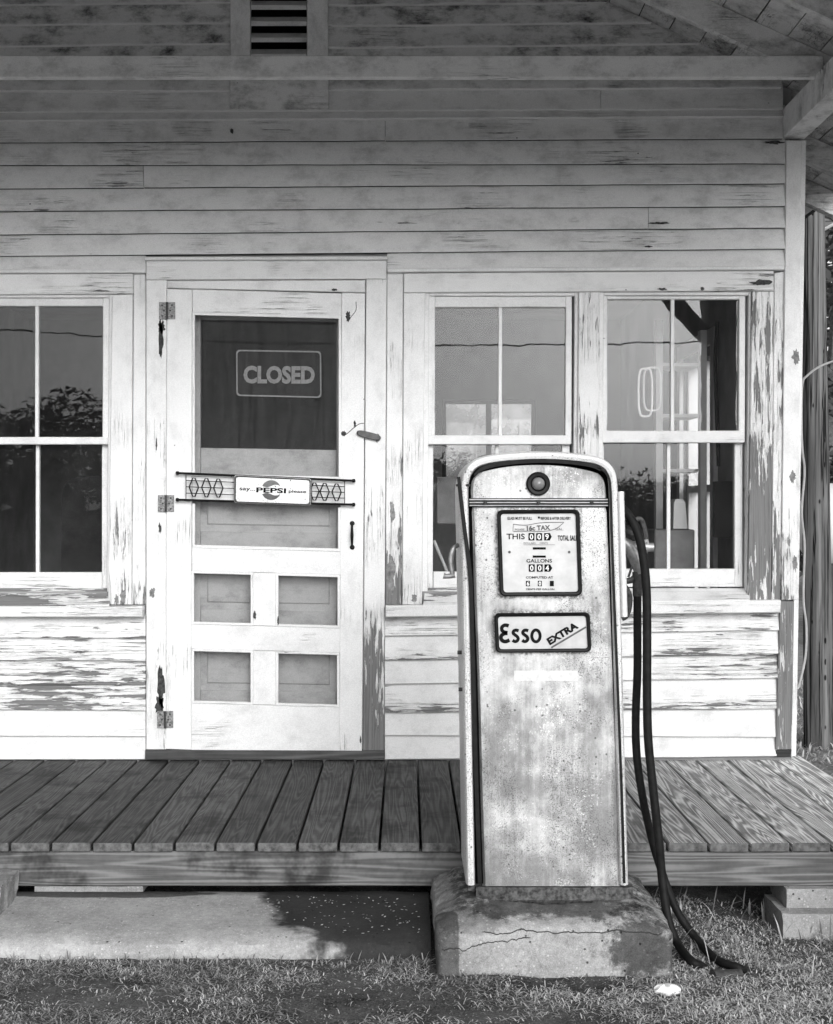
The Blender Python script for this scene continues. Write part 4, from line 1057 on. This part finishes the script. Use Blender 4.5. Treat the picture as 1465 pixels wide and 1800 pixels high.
# nozzle and hose
NZ = sub('nozzle', GP); yn = -1.72
mb = MB(); mb.tube([W(1093, 950, yn), W(1108, 962, yn), W(1120, 985, yn), W(1126, 1008, yn)], [.016, .022, .024, .018], 12); mb.tube([W(1112, 962, yn), W(1138, 962, yn)], [.020, .022], 12, 0); mb.tube([W(1136, 962, yn), W(1149, 962, yn)], .015, 12, 0)
mb.tube([W(1126, 925, yn), W(1134, 958, yn)], [.012, .016], 8, 0); mb.build('nozzle_body', ALU, NZ, True)
mb = MB(); mb.tube([W(1090, 922, yn - .03), W(1105, 918, yn - .03), W(1126, 913, yn - .03), W(1133, 930, yn - .03), W(1136, 948, yn - .03)], .009, 8); mb.tube([W(1092, 925, yn), W(1112, 940, yn), W(1128, 920, yn)], .018, 8); mb.build('nozzle_hook', IRON, NZ, True)
mb = MB(); mb.tube([W(1090, 972, yn), W(1105, 975, yn), W(1112, 990, yn), W(1105, 1015, yn)], .004, 6); mb.tube([W(1092, 1022, yn), W(1110, 1020, yn), W(1118, 1012, yn)], .010, 8); mb.tube([W(1096, 1030, yn), W(1106, 1045, yn), W(1107, 1065, yn), W(1102, 1083, yn), W(1094, 1088, yn)], [.012, .010, .009, .008, .007], 8); mb.build('trigger_guard', IRON, NZ, True)
mb = MB(); mb.tube([W(1120, 1005, yn), W(1121, 1048, yn)], .0155, 10, 0); mb.build('hose_ferrule', IRON, GP, True)
def onground(px, py):
    for k in range(60):
        y = -2.6 + k * .02; p = W(px, py, y)
        if p.z < gz(p.x, y) + .02: return p
    return p
g1 = onground(1216, 1690); g2 = onground(1262, 1688); g3 = onground(1300, 1702)
mb = MB(); mb.tube([W(1121, 1046, yn), W(1121, 1100, yn), W(1121, 1180, yn), W(1118, 1260, yn), W(1120, 1330, yn), W(1130, 1400, yn), W(1145, 1470, -1.70), W(1163, 1530, -1.70), W(1190, 1600, -1.74), W(1228, 1655, -1.80), g2, g3, g3 + Vector((.025, .035, -.03)), g3 + Vector((.01, .06, -.06))], .0130, 12, 8); mb.build('hose', RUBBER, GP, True)
yh = -1.79
mb = MB(); mb.tube([W(1088, 888, yh + .05), W(1106, 906, yh + .02), W(1122, 938, yh), W(1132, 985, yh), W(1137, 1040, yh), W(1138, 1120, yh), W(1138, 1220, yh), W(1140, 1300, yh), W(1149, 1390, yh), W(1159, 1480, yh), W(1165, 1550, yh), W(1175, 1615, -1.83), W(1192, 1660, -1.86), g1, g1 + Vector((.035, .005, -.02)), g1 + Vector((.06, .02, -.06))], .0138, 12, 8); mb.build('hose', RUBBER, GP, True)

# small things on the ground
p = onground(1278, 1707); mb = MB(); mb.tube([p + Vector((-.035, -.012, -.012)), p + Vector((.045, .02, -.016))], .016, 14, 0); mb.tube([p + Vector((-.045, -.016, -.012)), p + Vector((-.018, -.006, -.012))], .021, 14, 0)
mb.build('pipe_stub', IRON, None, True, label='short dark pipe end with collar lying in the grass by the hose', category='pipe')
p = onground(1172, 1735); mb = MB(); rings = []
for k, (r, z) in enumerate(((.020, -.02), (.036, -.004), (.037, .006), (.028, .016), (.012, .020))):
    rings.append([(p.x + r * math.cos(2 * math.pi * i / 16) * (1 + .15 * math.sin(3 * i + 1)), p.y + r * .7 * math.sin(2 * math.pi * i / 16) * (1 + .2 * math.sin(2 * i + 2)), p.z - .012 + z * .8 + .004 * math.sin(i * 2.1) + .003 * math.cos(i * 1.2)) for i in range(16)])
mb.loft(rings); mb.build('white_stone', plain('white_stone', .70, .82, 20, .8), None, True, label='small white stone in the grass before the pump pedestal', category='stone')

# ------------------------------------------------------------------ signs on the door
CS = thing('closed_sign', 'dark card sign reading CLOSED hung behind the screen door glass', 'sign', tuple(W(490, 698, .04)))
qs = [(415, 614.5), (565, 617), (565.5, 699.5), (415.5, 696)]
mb = MB(); o = [W(p.x, p.y, .050) for p in quad_rr(qs, 7)]; mb.loft([o, [p + Vector((0, .004, 0)) for p in o]]); mb.build('sign_card', SIGNDARK, CS)
mb = MB(); a_, b_ = quad_rr(qs, 7), quad_rr(inq(qs, 2.6), 6); n_ = len(a_)
mb.add([W(p.x, p.y, .0485) for p in a_] + [W(p.x, p.y, .0485) for p in b_], [(i, (i + 1) % n_, n_ + (i + 1) % n_, n_ + i) for i in range(n_)]); mb.build('sign_border', CARDINK, CS)
mb = MB(); letter(mb, 'CLOSED', (428, 642.5, 553.5, 674), .0485, .045, -.4, 0); mb.build('sign_lettering', CARDINK, CS)

PB = thing('push_bar_sign', 'black wire push bar with white enamel soft drink plate across screen door', 'sign', tuple(W(480, 888, -.06)))
yb0 = -.062
bl = lambda x, f: (831.5 + (x - 312) / 310 * 13.5) + f * (47 - (x - 312) / 310 * 5)
for f in (0, 1):
    mb = MB(); mb.tube([W(312, bl(312, f), yb0), W(622, bl(622, f), yb0)], .0052, 8, 0)
    for x in (312, 622): mb.lathe(tuple(W(x, bl(x, f), yb0)), [(.003, -.008), (.0085, -.005), (.0085, .005), (.003, .008)], 'x', 10)
    for x in (330, 606): q = W(x, bl(x, f), yb0); mb.tube([q, (q.x, -.034, q.z)], .004, 6, 0)
    mb.build('push_rail', BLACK, PB, True)
def lat(x0, x1, dia):
    mb = MB()
    for f in (.26, .5, .74): mb.tube([W(x0, bl(x0, f), yb0), W(x1, bl(x1, f), yb0)], .0020, 5, 0)
    for x in (x0, x1): mb.tube([W(x, bl(x, 0), yb0), W(x, bl(x, 1), yb0)], .0020, 5, 0)
    for c in dia:
        h = 8.2; P = [(c - h, .5), (c - 2, .16), (c + 2, .16), (c + h, .5), (c + 2, .86), (c - 2, .86)]
        mb.tube([W(x, bl(x, f), yb0 - .003) for x, f in P + P[:1]], .0031, 6, 0)
    mb.build('wire_lattice', BLACK, PB)
lat(327, 412, (341, 363, 384)); lat(548, 606, (553, 571, 592))
mb = MB(); qp = [(412, 835), (547.5, 841.5), (546.5, 889), (411.5, 884)]
rr = lambda d, y: [W(p.x, p.y, y) for p in quad_rr(inq(qp, d), 4)]
mb.loft([rr(0, yb0 + .006), rr(0, yb0 - .006), rr(1.2, yb0 - .010)]); pl_ = mb.build('enamel_plate', SIGNPLATE, PB, True)
mb = MB(); a_, b_ = quad_rr(inq(qp, .6), 4), quad_rr(inq(qp, 3.2), 4); n_ = len(a_)
mb.add([W(p.x, p.y, yb0 - .0104) for p in a_] + [W(p.x + 1.2 * mnoise.noise(Vector((p.x, p.y, 0)) * .3), p.y + 1.2 * mnoise.noise(Vector((p.x, p.y, 7)) * .3), yb0 - .0104) for p in b_], [(i, (i + 1) % n_, n_ + (i + 1) % n_, n_ + i) for i in range(n_)]); mb.build('chipped_rim', IRON, PB)
yl = yb0 - .0112; mb = MB(); letter(mb, 'say...', (421, 857, 449, 863.8), yl, .02, -2, 0); mb.build('lettering', INK, PB); mb = MB(); letter(mb, 'please', (507.5, 860.5, 538.5, 867.5), yl, .02, -2, 0); mb.build('lettering', INK, PB)
mb = MB(); letter(mb, 'PEPSI', (450.5, 856.5, 503, 865.5), yl - .001, .03, -2, 0); mb.build('lettering', INK, PB)
cx_, cy_, rad = 477, 861.5, 17.5
for sgn, nm in ((-1, 'emblem_top'), (1, 'emblem_bottom')):
    pts = []
    for k in range(61):
        a = math.pi * (.13 + .74 * k / 60); r = rad * (1 + .035 * math.cos(k * 1.05 * 2)); pts.append((cx_ - r * math.cos(a), cy_ + sgn * r * math.sin(a)))
    wav = [(cx_ + rad * .9 * (1 - 2 * k / 14), cy_ + sgn * (7.2 + 2.2 * math.sin(math.pi * 2 * k / 14))) for k in range(15)]
    P = pts + wav; mb = MB(); mb.add([W(x, y, yl) for x, y in P], [tuple(range(len(P)))]); mb.build(nm, plain(nm + '_ink', *((.10, .17) if sgn < 0 else (.06, .11)), 60, .5), PB)

# chips where the paint is gone to dark wood or rust streaks
CHIP_D = plain('bare_dark_wood', .015, .09, 70, .85, .1); CHIP_G = plain('bare_grey_wood', .10, .30, 55, .85, .1)
def chip(x, y, w_, h_, yf, mat, parent, seed, par=None):
    rnd = random.Random(seed); P = []; n = 26
    for k in range(n):
        a = 2 * math.pi * k / n; q = 1 + .45 * mnoise.noise(Vector((math.cos(a) * 2.2, math.sin(a) * 2.2, seed * 3.1))) + .22 * rnd.uniform(-1, 1)
        P.append((x + w_ / 2 * q * math.cos(a), y + h_ / 2 * q * math.sin(a)))
    mb = MB(); mb.add([W(px_, py_, yf) for px_, py_ in P], [tuple(range(n))]); mb.build('paint_chip', mat, parent)
for k, (x, y, w_, h_, yf, m_) in enumerate([(283, 596, 8, 66, -.031, CHIP_D), (284, 575, 12, 22, -.031, CHIP_D), (283, 1205, 11, 76, -.031, CHIP_D), (281, 1240, 15, 30, -.031, CHIP_D), (268, 1042, 10, 18, -.031, CHIP_G),
        (281, 928, 5, 18, -.031, CHIP_D), (275, 780, 3, 20, -.031, CHIP_D), (1400, 628, 13, 24, -.0312, CHIP_G), (1394, 838, 11, 20, -.0312, CHIP_G), (1398, 990, 9, 26, -.0312, CHIP_G), (687, 1010, 14, 70, -.0212, CHIP_G), (690, 900, 9, 34, -.0212, CHIP_G),
        (664, 770, 8, 16, -.0312, CHIP_G), (1338, 497, 38, 9, -.0312, CHIP_D), (1165, 508, 16, 4, -.0312, CHIP_D), (1235, 507, 8, 6, -.0312, CHIP_D), (408, 230, 7, 9, -.034, CHIP_D), (1140, 433, 14, 3, -.0318, CHIP_D), (1160, 392, 34, 4, -.0318, CHIP_D), (1360, 250, 36, 6, -.028, CHIP_D),
        (216, 1050, 9, 26, -.0292, CHIP_G), (205, 1055, 7, 18, -.0292, CHIP_G), (588, 509, 10, 4, -.0272, CHIP_D), (728, 1052, 9, 14, -.0292, CHIP_G)]):
    chip(x, y, w_, h_, yf, m_, ST, k)
for k, (x, y, w_, h_) in enumerate([(612, 556, 8, 18), (604, 762, 9, 9), (624, 745, 4, 12), (448, 1082, 5, 14), (489, 1090, 3, 16), (634, 1300, 3, 12)]): chip(x, y, w_, h_, -.0386 if k > 2 and k < 5 else -.0352, CHIP_D, DR, 60 + k)

# ------------------------------------------------------------------ the room behind the windows
def tg(o, label, cat, group=None):
    o['label'] = label; o['category'] = cat
    if group: o['group'] = group
    return o
def px2(px, y): return W(px, 0, y).x
def pz2(py, y): return W(0, py, y).z
ys_ = .75
SH = thing('shelf_unit', 'pale open shelf unit standing inside the right window', 'shelf', (px2(1190, ys_), ys_, -.02))
mb = MB(); mb.box(px2(1154, ys_), px2(1166, ys_), ys_, ys_ + .06, -.02, pz2(562, ys_)); mb.build('shelf_post', ROOMW, SH)
mb = MB(); mb.box(px2(1232, ys_), px2(1243, ys_), ys_, ys_ + .06, -.02, pz2(580, ys_)); mb.build('shelf_post', ROOMW, SH)
for y in (637, 727, 824): MB().box(px2(1167, ys_), px2(1231, ys_), ys_ + .02, ys_ + .26, pz2(y + 6, ys_), pz2(y, ys_)).build('shelf_board', ROOMW, SH)
mb = MB(); y = .42; mb.bbox(px2(1151, y), px2(1222, y), y, y + .3, -.02, pz2(931, y), .006); tg(mb.build('counter_box', GREYP), 'plain grey counter box low inside the right window', 'counter')
mb = MB(); a, b = pz2(930, y), pz2(877, y); xs = [px2(1188, y), px2(1213, y), px2(1189, y), px2(1209, y)]
mb.loft([[(xs[0], y + .05, a + .001), (xs[1], y + .05, a + .001), (xs[1], y + .17, a + .001), (xs[0], y + .17, a + .001)], [(xs[2], y + .05, b - .02), (xs[3], y + .05, b - .02), (xs[3], y + .16, b - .02), (xs[2], y + .16, b - .02)], [(xs[2] + .01, y + .055, b), (xs[3] - .01, y + .055, b), (xs[3] - .01, y + .15, b), (xs[2] + .01, y + .15, b)]])
tg(mb.build('carton', ROOMW), 'tall pale tapered carton on the counter inside the right window', 'carton')
for k, (cx, cy, rx, ry) in enumerate(((1135, 690, 12, 42), (1147, 684, 15, 38))):
    y = .30 + .07 * k; P = []
    for i in range(20):
        a = 2 * math.pi * i / 20; P.append(W(cx + rx * math.copysign(abs(math.cos(a)) ** .5, math.cos(a)), cy + ry * math.copysign(abs(math.sin(a)) ** .6, math.sin(a)), y))
    mb = MB(); mb.tube(P + P[:1], .0052, 6, 3)
    tg(mb.build('hanging_belt', ROOMW), ('left' if k == 0 else 'right') + '-hand pale looped belt hanging inside the right window', 'belt', 'belts hung inside the window')
mb = MB(); y = .55; mb.bbox(px2(1256, y), px2(1300, y), y, y + .04, pz2(945, y), pz2(846, y), .004); tg(mb.build('wall_box', ROOMD), 'dark square panel on the right inside wall of the right window', 'panel')
mb = MB(); mb.tube([(px2(1262, .9), .9, 2.1), (px2(1258, .9), .9, 1.9), (px2(1261, .9), .9, 1.6), (px2(1264, .9), .9, 1.35)], .010, 6); tg(mb.build('dark_rope', BLACK), 'dark cord hanging before the side window of the room', 'cord')
mb = MB(); y = .45; mb.bbox(px2(768, y), px2(880, y), y, y + .03, pz2(921, y), pz2(838, y), .004); tg(mb.build('notice_board', GREYP), 'flat grey board leaning in the middle window beside the pump', 'board')
mb = MB(); mb.tube([W(763, 950, .6), W(785, 1002, .6), W(800, 1050, .6)], .008, 6, 0); tg(mb.build('stick', ROOMW), 'thin pale stick leaning behind the middle window', 'stick')
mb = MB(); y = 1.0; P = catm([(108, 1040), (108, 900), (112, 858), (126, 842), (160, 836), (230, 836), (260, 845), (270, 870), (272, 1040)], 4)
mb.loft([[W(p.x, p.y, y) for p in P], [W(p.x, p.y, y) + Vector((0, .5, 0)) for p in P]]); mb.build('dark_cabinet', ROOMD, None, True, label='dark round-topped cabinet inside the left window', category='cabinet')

# ------------------------------------------------------------------ right edge: old pole, cable, tank
def gzat(x, y): return gz(x, y)
POY = 1.7
mb = MB(); n = 28; rings = []
for k in range(40):
    z = -.35 + k * .16; t = k / 39; r = .088 - .02 * min(1, (z + .3) / 3.2) if z < 3 else .066
    cx = px2(1439.5, POY) - .012 * (z - 0) * 1.0
    ring = []
    for i in range(n):
        a = 2 * math.pi * i / n; gr = 1 - .07 * max(0, mnoise.noise(Vector((math.cos(a) * 4, math.sin(a) * 4, z * .35)))) * 2 - .03 * abs(math.sin(a * 7 + z))
        ring.append((cx + r * gr * math.cos(a), POY + r * gr * math.sin(a), z))
    rings.append(ring)
mb.loft(rings); mb.build('utility_pole', WOOD_POST, None, True, label='old cracked round wooden pole standing beside the store corner', category='pole', tone=.60, stain=.5)
mb = MB(); mb.tube([W(1475, 632, .9), W(1462, 636, .7), W(1440, 645, .45), W(1420, 660, .2), W(1411, 676, .06), W(1409.5, 740, .02), W(1411, 790, .02), W(1415, 830, .05), W(1410, 900, .02), W(1415, 960, .05), W(1413, 1050, .05), W(1418, 1100, .06), W(1417, 1150, .06), W(1408, 1195, .03), W(1402, 1212, .01)], .0055, 7); mb.build('white_cable', plain('white_cable', .30, .42, 30, .6), None, True, label='loose white cable looping from the store corner to the right', category='cable')
TK = thing('pale_tank', 'pale horizontal tank half hidden behind the old wooden pole', 'tank', (4.9, 7.2, -.25))
mb = MB(); c = (4.0, 7.2, .95); mb.lathe((4.0, 7.2, .95), [(.02, -.12), (.22, -.09), (.36, 0), (.42, .12), (.42, 1.5), (.36, 1.62), (.22, 1.71), (.02, 1.74)], 'x', 32); mb.build('tank_body', plain('tank_white', .62, .74, 6, .5), TK, True)
for x in (4.15, 5.4): MB().bbox(x - .06, x + .06, 7.0, 7.4, -.3, .60, .01).build('tank_leg', ROOMD, TK)

# ------------------------------------------------------------------ trees
def tree(name, label, x, y, h, cr, nleaf, lsize, zbase=.25, group=None, seed=0, trunk=.16):
    rnd = random.Random(seed); z0 = gz(x, y) - .05
    T = thing(name, label, 'tree', (x, y, z0), group)
    mb = MB(); tips = []
    mb.tube([(x, y, z0), (x + .1 * cr * rnd.uniform(-1, 1), y, z0 + h * .3), (x + .15 * cr * rnd.uniform(-1, 1), y, z0 + h * .62), (x, y, z0 + h * .9)], [trunk, trunk * .8, trunk * .5, trunk * .15], 8, 3)
    for k in range(9):
        a = rnd.uniform(0, 6.28); zz = z0 + h * rnd.uniform(zbase, .75); L = cr * rnd.uniform(.5, .95)
        e_ = Vector((x + L * math.cos(a), y + L * math.sin(a), zz + h * rnd.uniform(.05, .2))); mb.tube([(x, y, zz), (x + .5 * L * math.cos(a), y + .5 * L * math.sin(a), zz + .04 * h), e_], [trunk * .45, trunk * .3, trunk * .08], 6, 3); tips.append(e_)
    mb.build('trunk', BARK, T, True)
    cl = [(Vector((x, y, z0 + h * .92)), cr * .45)] + [(t, cr * rnd.uniform(.32, .55)) for t in tips]
    for k in range(14):
        a = rnd.uniform(0, 6.28); q = rnd.uniform(0, 1) ** .5; zz = rnd.uniform(zbase, 1)
        cl.append((Vector((x + cr * q * .8 * math.cos(a), y + cr * q * .8 * math.sin(a), z0 + h * zz)), cr * rnd.uniform(.22, .42)))
    V_, F_, tone = [], [], []
    for k in range(nleaf):
        c, r = cl[rnd.randrange(len(cl))]
        d = Vector((rnd.gauss(0, 1), rnd.gauss(0, 1), rnd.gauss(0, .8))).normalized() * r * rnd.uniform(.45, 1.05) ** .7
        p = c + d; u = Vector((rnd.gauss(0, 1), rnd.gauss(0, 1), rnd.gauss(0, .6))).normalized(); v = u.orthogonal().normalized()
        s_ = lsize * rnd.uniform(.6, 1.3); b = len(V_)
        V_ += [tuple(p - u * s_), tuple(p + v * s_ * .45), tuple(p + u * s_), tuple(p - v * s_ * .45)]; F_.append((b, b + 1, b + 2, b + 3))
        tone += [rnd.random()] * 4
    me = bpy.data.meshes.new('crown'); me.from_pydata(V_, [], F_)
    at = me.attributes.new('tone', 'FLOAT', 'POINT'); at.data.foreach_set('value', tone); me.materials.append(LEAF)
    link('crown', me, T); return T
# seen past the corner
tree('leafy_tree', 'dark leafy tree behind the pole at the right edge', 5.0, 9.5, 6.2, 1.5, 5200, .085, .42, None, 3, .14)
tree('leafy_shrub', 'pale leafy shrub above the tank at the right edge', 4.55, 8.2, 1.9, .55, 900, .07, .5, None, 4, .03)
tree('leafy_tree', 'broad dark tree farther back beyond the yard', 6.8, 14.0, 5.6, 2.4, 4200, .15, .1, None, 9, .2)
# across the road, behind the viewer: seen mirrored in the panes
TR = [(-17, -36, 4.0, 3.2), (-13.2, -37, 4.1, 2.4), (-10.2, -35, 4.6, 2.0), (-6.0, -44, 2.8, 2.4), (-2.0, -50, 2.3, 2.6), (2.0, -52, 3.4, 2.2), (6.2, -56, 2.6, 2.8), (10.5, -60, 2.2, 3.0), (15, -64, 2.4, 3.2), (20, -64, 3.0, 3.2), (25.5, -66, 3.8, 3.4), (31, -66, 4.6, 4)]
ords = ['first', 'second', 'third', 'fourth', 'fifth', 'sixth', 'seventh', 'eighth', 'ninth', 'tenth', 'eleventh', 'twelfth']
for k, (x, y, h, r) in enumerate(TR):
    tree('roadside_tree', f'{ords[k]} tree from the left in the row across the road mirrored in the windows', x, y, h, r, 8000 if k < 3 else 4200, .10 if k < 3 else .14, .02, 'trees mirrored in the windows', 20 + k, .2)
for k, x in enumerate((-24, 24)):
    mb = MB(); mb.tube([(x, -19, -.4), (x, -19, 7.2)], [.14, .10], 10, 0); mb.box(x - .6, x + .6, -19.06, -18.94, 6.1, 6.2)
    tg(mb.build('power_pole', WOOD_POST, None, False, tone=.6), ('left' if k == 0 else 'right') + '-hand power pole across the road carrying the mirrored wire', 'pole')
mb = MB(); mb.tube([(-24 + 48 * t, -18.95 + .1 * math.sin(9 * t), 6.2 - 2.02 * (1 - (2 * t - 1) ** 2) + .45 * (.5 - t)) for t in [k / 14 for k in range(15)]], .014, 6, 3)
tg(mb.build('power_line', BLACK), 'dark power line mirrored as a thin line in the window panes', 'wire')

# ------------------------------------------------------------------ grass and weeds
STUFF = {'ground_grass': 'short thin grass on the bare soil along the bottom', 'straw_litter': 'pale straw lying over the thin grass', 'slab_edge_weeds': 'low weeds along the front edge of the concrete slab', 'tall_weeds': 'taller weeds around the hose ends and under the deck', 'yard_grass': 'dry bright lawn grass around the old pole'}
def blades(name, area, n, lmin, lmax, flat, tone_f, seed, dens=None, wid=.0016):
    rnd = random.Random(seed); V_, F_, tone = [], [], []
    (x0, x1, y0, y1) = area; k = 0; tries = 0
    while k < n and tries < n * 6:
        tries += 1
        x, y = rnd.uniform(x0, x1), rnd.uniform(y0, y1)
        if dens and rnd.random() > dens(x, y): continue
        if y > -1.93 and x < .07: continue
        if -2.06 < y < -1.48 and .07 < x < .79: continue
        k += 1
        L = rnd.uniform(lmin, lmax); a = rnd.uniform(0, 6.28); el = rnd.uniform(.05, 1) * flat
        d = Vector((math.cos(a) * math.cos(el), math.sin(a) * math.cos(el), math.sin(el))); s_ = Vector((-math.sin(a), math.cos(a), 0)) * wid * rnd.uniform(.6, 1.5)
        p = Vector((x, y, gz(x, y) - .003 + rnd.random() ** 2 * .008)); m_ = p + d * L * .55 + Vector((0, 0, L * .06)); e_ = p + d * L - Vector((0, 0, L * .12 * math.cos(el)))
        b = len(V_); V_ += [tuple(p - s_), tuple(p + s_), tuple(m_ + s_ * .8), tuple(m_ - s_ * .8), tuple(e_)]; F_ += [(b, b + 1, b + 2, b + 3), (b + 3, b + 2, b + 4)]
        t = tone_f(rnd, x, y); tone += [t * .6, t * .6, t, t, t]
    me = bpy.data.meshes.new(name); me.from_pydata(V_, [], F_); at = me.attributes.new('tone', 'FLOAT', 'POINT'); at.data.foreach_set('value', tone); me.materials.append(GRASS)
    o = link(name, me, None, kind='stuff', label=STUFF[name], category='grass'); return o
def dens(x, y):
    d = .58 + 1.2 * mnoise.noise(Vector((x * 2.6, y * 4.2, 2))) + .7 * mnoise.noise(Vector((x * 9, y * 12, 5)))
    d -= .6 * math.exp(-((x - .22) / .30) ** 2) * min(1, max(0, (-2.06 - y) / .08))      # trodden bare soil before the pump
    if x > .6: d += .25
    if y > -1.5: d -= .35
    return min(max(d, .03), 1)
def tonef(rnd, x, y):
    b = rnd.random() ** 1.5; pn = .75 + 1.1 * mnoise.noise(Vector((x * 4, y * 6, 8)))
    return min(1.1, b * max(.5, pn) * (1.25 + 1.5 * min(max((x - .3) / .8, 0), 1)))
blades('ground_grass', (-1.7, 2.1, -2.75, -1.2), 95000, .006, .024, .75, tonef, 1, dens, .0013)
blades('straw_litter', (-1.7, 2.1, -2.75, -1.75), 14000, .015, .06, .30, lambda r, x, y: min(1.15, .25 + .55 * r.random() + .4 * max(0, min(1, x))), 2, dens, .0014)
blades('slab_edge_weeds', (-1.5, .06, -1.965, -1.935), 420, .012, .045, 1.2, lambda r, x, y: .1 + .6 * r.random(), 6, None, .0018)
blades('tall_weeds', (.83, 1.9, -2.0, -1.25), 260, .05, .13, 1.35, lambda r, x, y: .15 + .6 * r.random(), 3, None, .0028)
def litter(n, seed):
    rnd = random.Random(seed); V_, F_, tone = [], [], []
    while len(F_) < n:
        x, y = rnd.uniform(-1.6, 1.9), rnd.uniform(-2.7, -1.3)
        if y > -1.93 and x < .07 or (-2.07 < y < -1.48 and .07 < x < .79) or (y > -1.6 and x < 1.0): continue
        c = Vector((x, y, gz(x, y) + rnd.uniform(.002, .012))); u = Vector((rnd.gauss(0, 1), rnd.gauss(0, 1), rnd.gauss(0, .3))).normalized(); v = u.cross(Vector((0, 0, 1))).normalized() + Vector((0, 0, rnd.uniform(-.3, .3)))
        L = rnd.uniform(.002, .006); b = len(V_); V_ += [tuple(c - u * L), tuple(c + v * L * .5), tuple(c + u * L), tuple(c - v * L * .45)]; F_.append((b, b + 1, b + 2, b + 3)); tone += [rnd.uniform(.15, .8)] * 4
    for k in range(170):                                    # pale scraps on the damp end of the slab
        x, y = rnd.uniform(-.52, .04), rnd.uniform(-1.86, -1.5)
        if (x - .12) ** 2 / .36 + (y + 1.5) ** 2 / .22 > 1: continue
        a = rnd.uniform(0, 6.28); L = rnd.uniform(.002, .0065); z = -.1755 - .049 * max(0, -1.46 - y) + .006; b = len(V_)
        u = Vector((math.cos(a), math.sin(a), .1)) * L; v = Vector((-math.sin(a), math.cos(a), .1)) * L * .5; c = Vector((x, y, z))
        V_ += [tuple(c - u), tuple(c + v), tuple(c + u), tuple(c - v)]; F_.append((b, b + 1, b + 2, b + 3)); tone += [rnd.uniform(.6, 1.2)] * 4
    me = bpy.data.meshes.new('leaf_litter'); me.from_pydata(V_, [], F_); at = me.attributes.new('tone', 'FLOAT', 'POINT'); at.data.foreach_set('value', tone); me.materials.append(GRASS)
    link('leaf_litter', me, None, kind='stuff', label='dry leaf scraps scattered over the thin grass', category='leaf litter')
litter(2200, 12)
blades('yard_grass', (1.9, 4.2, .1, 4.5), 9000, .03, .08, 1.0, lambda r, x, y: .35 + .65 * r.random(), 4, None, .004)
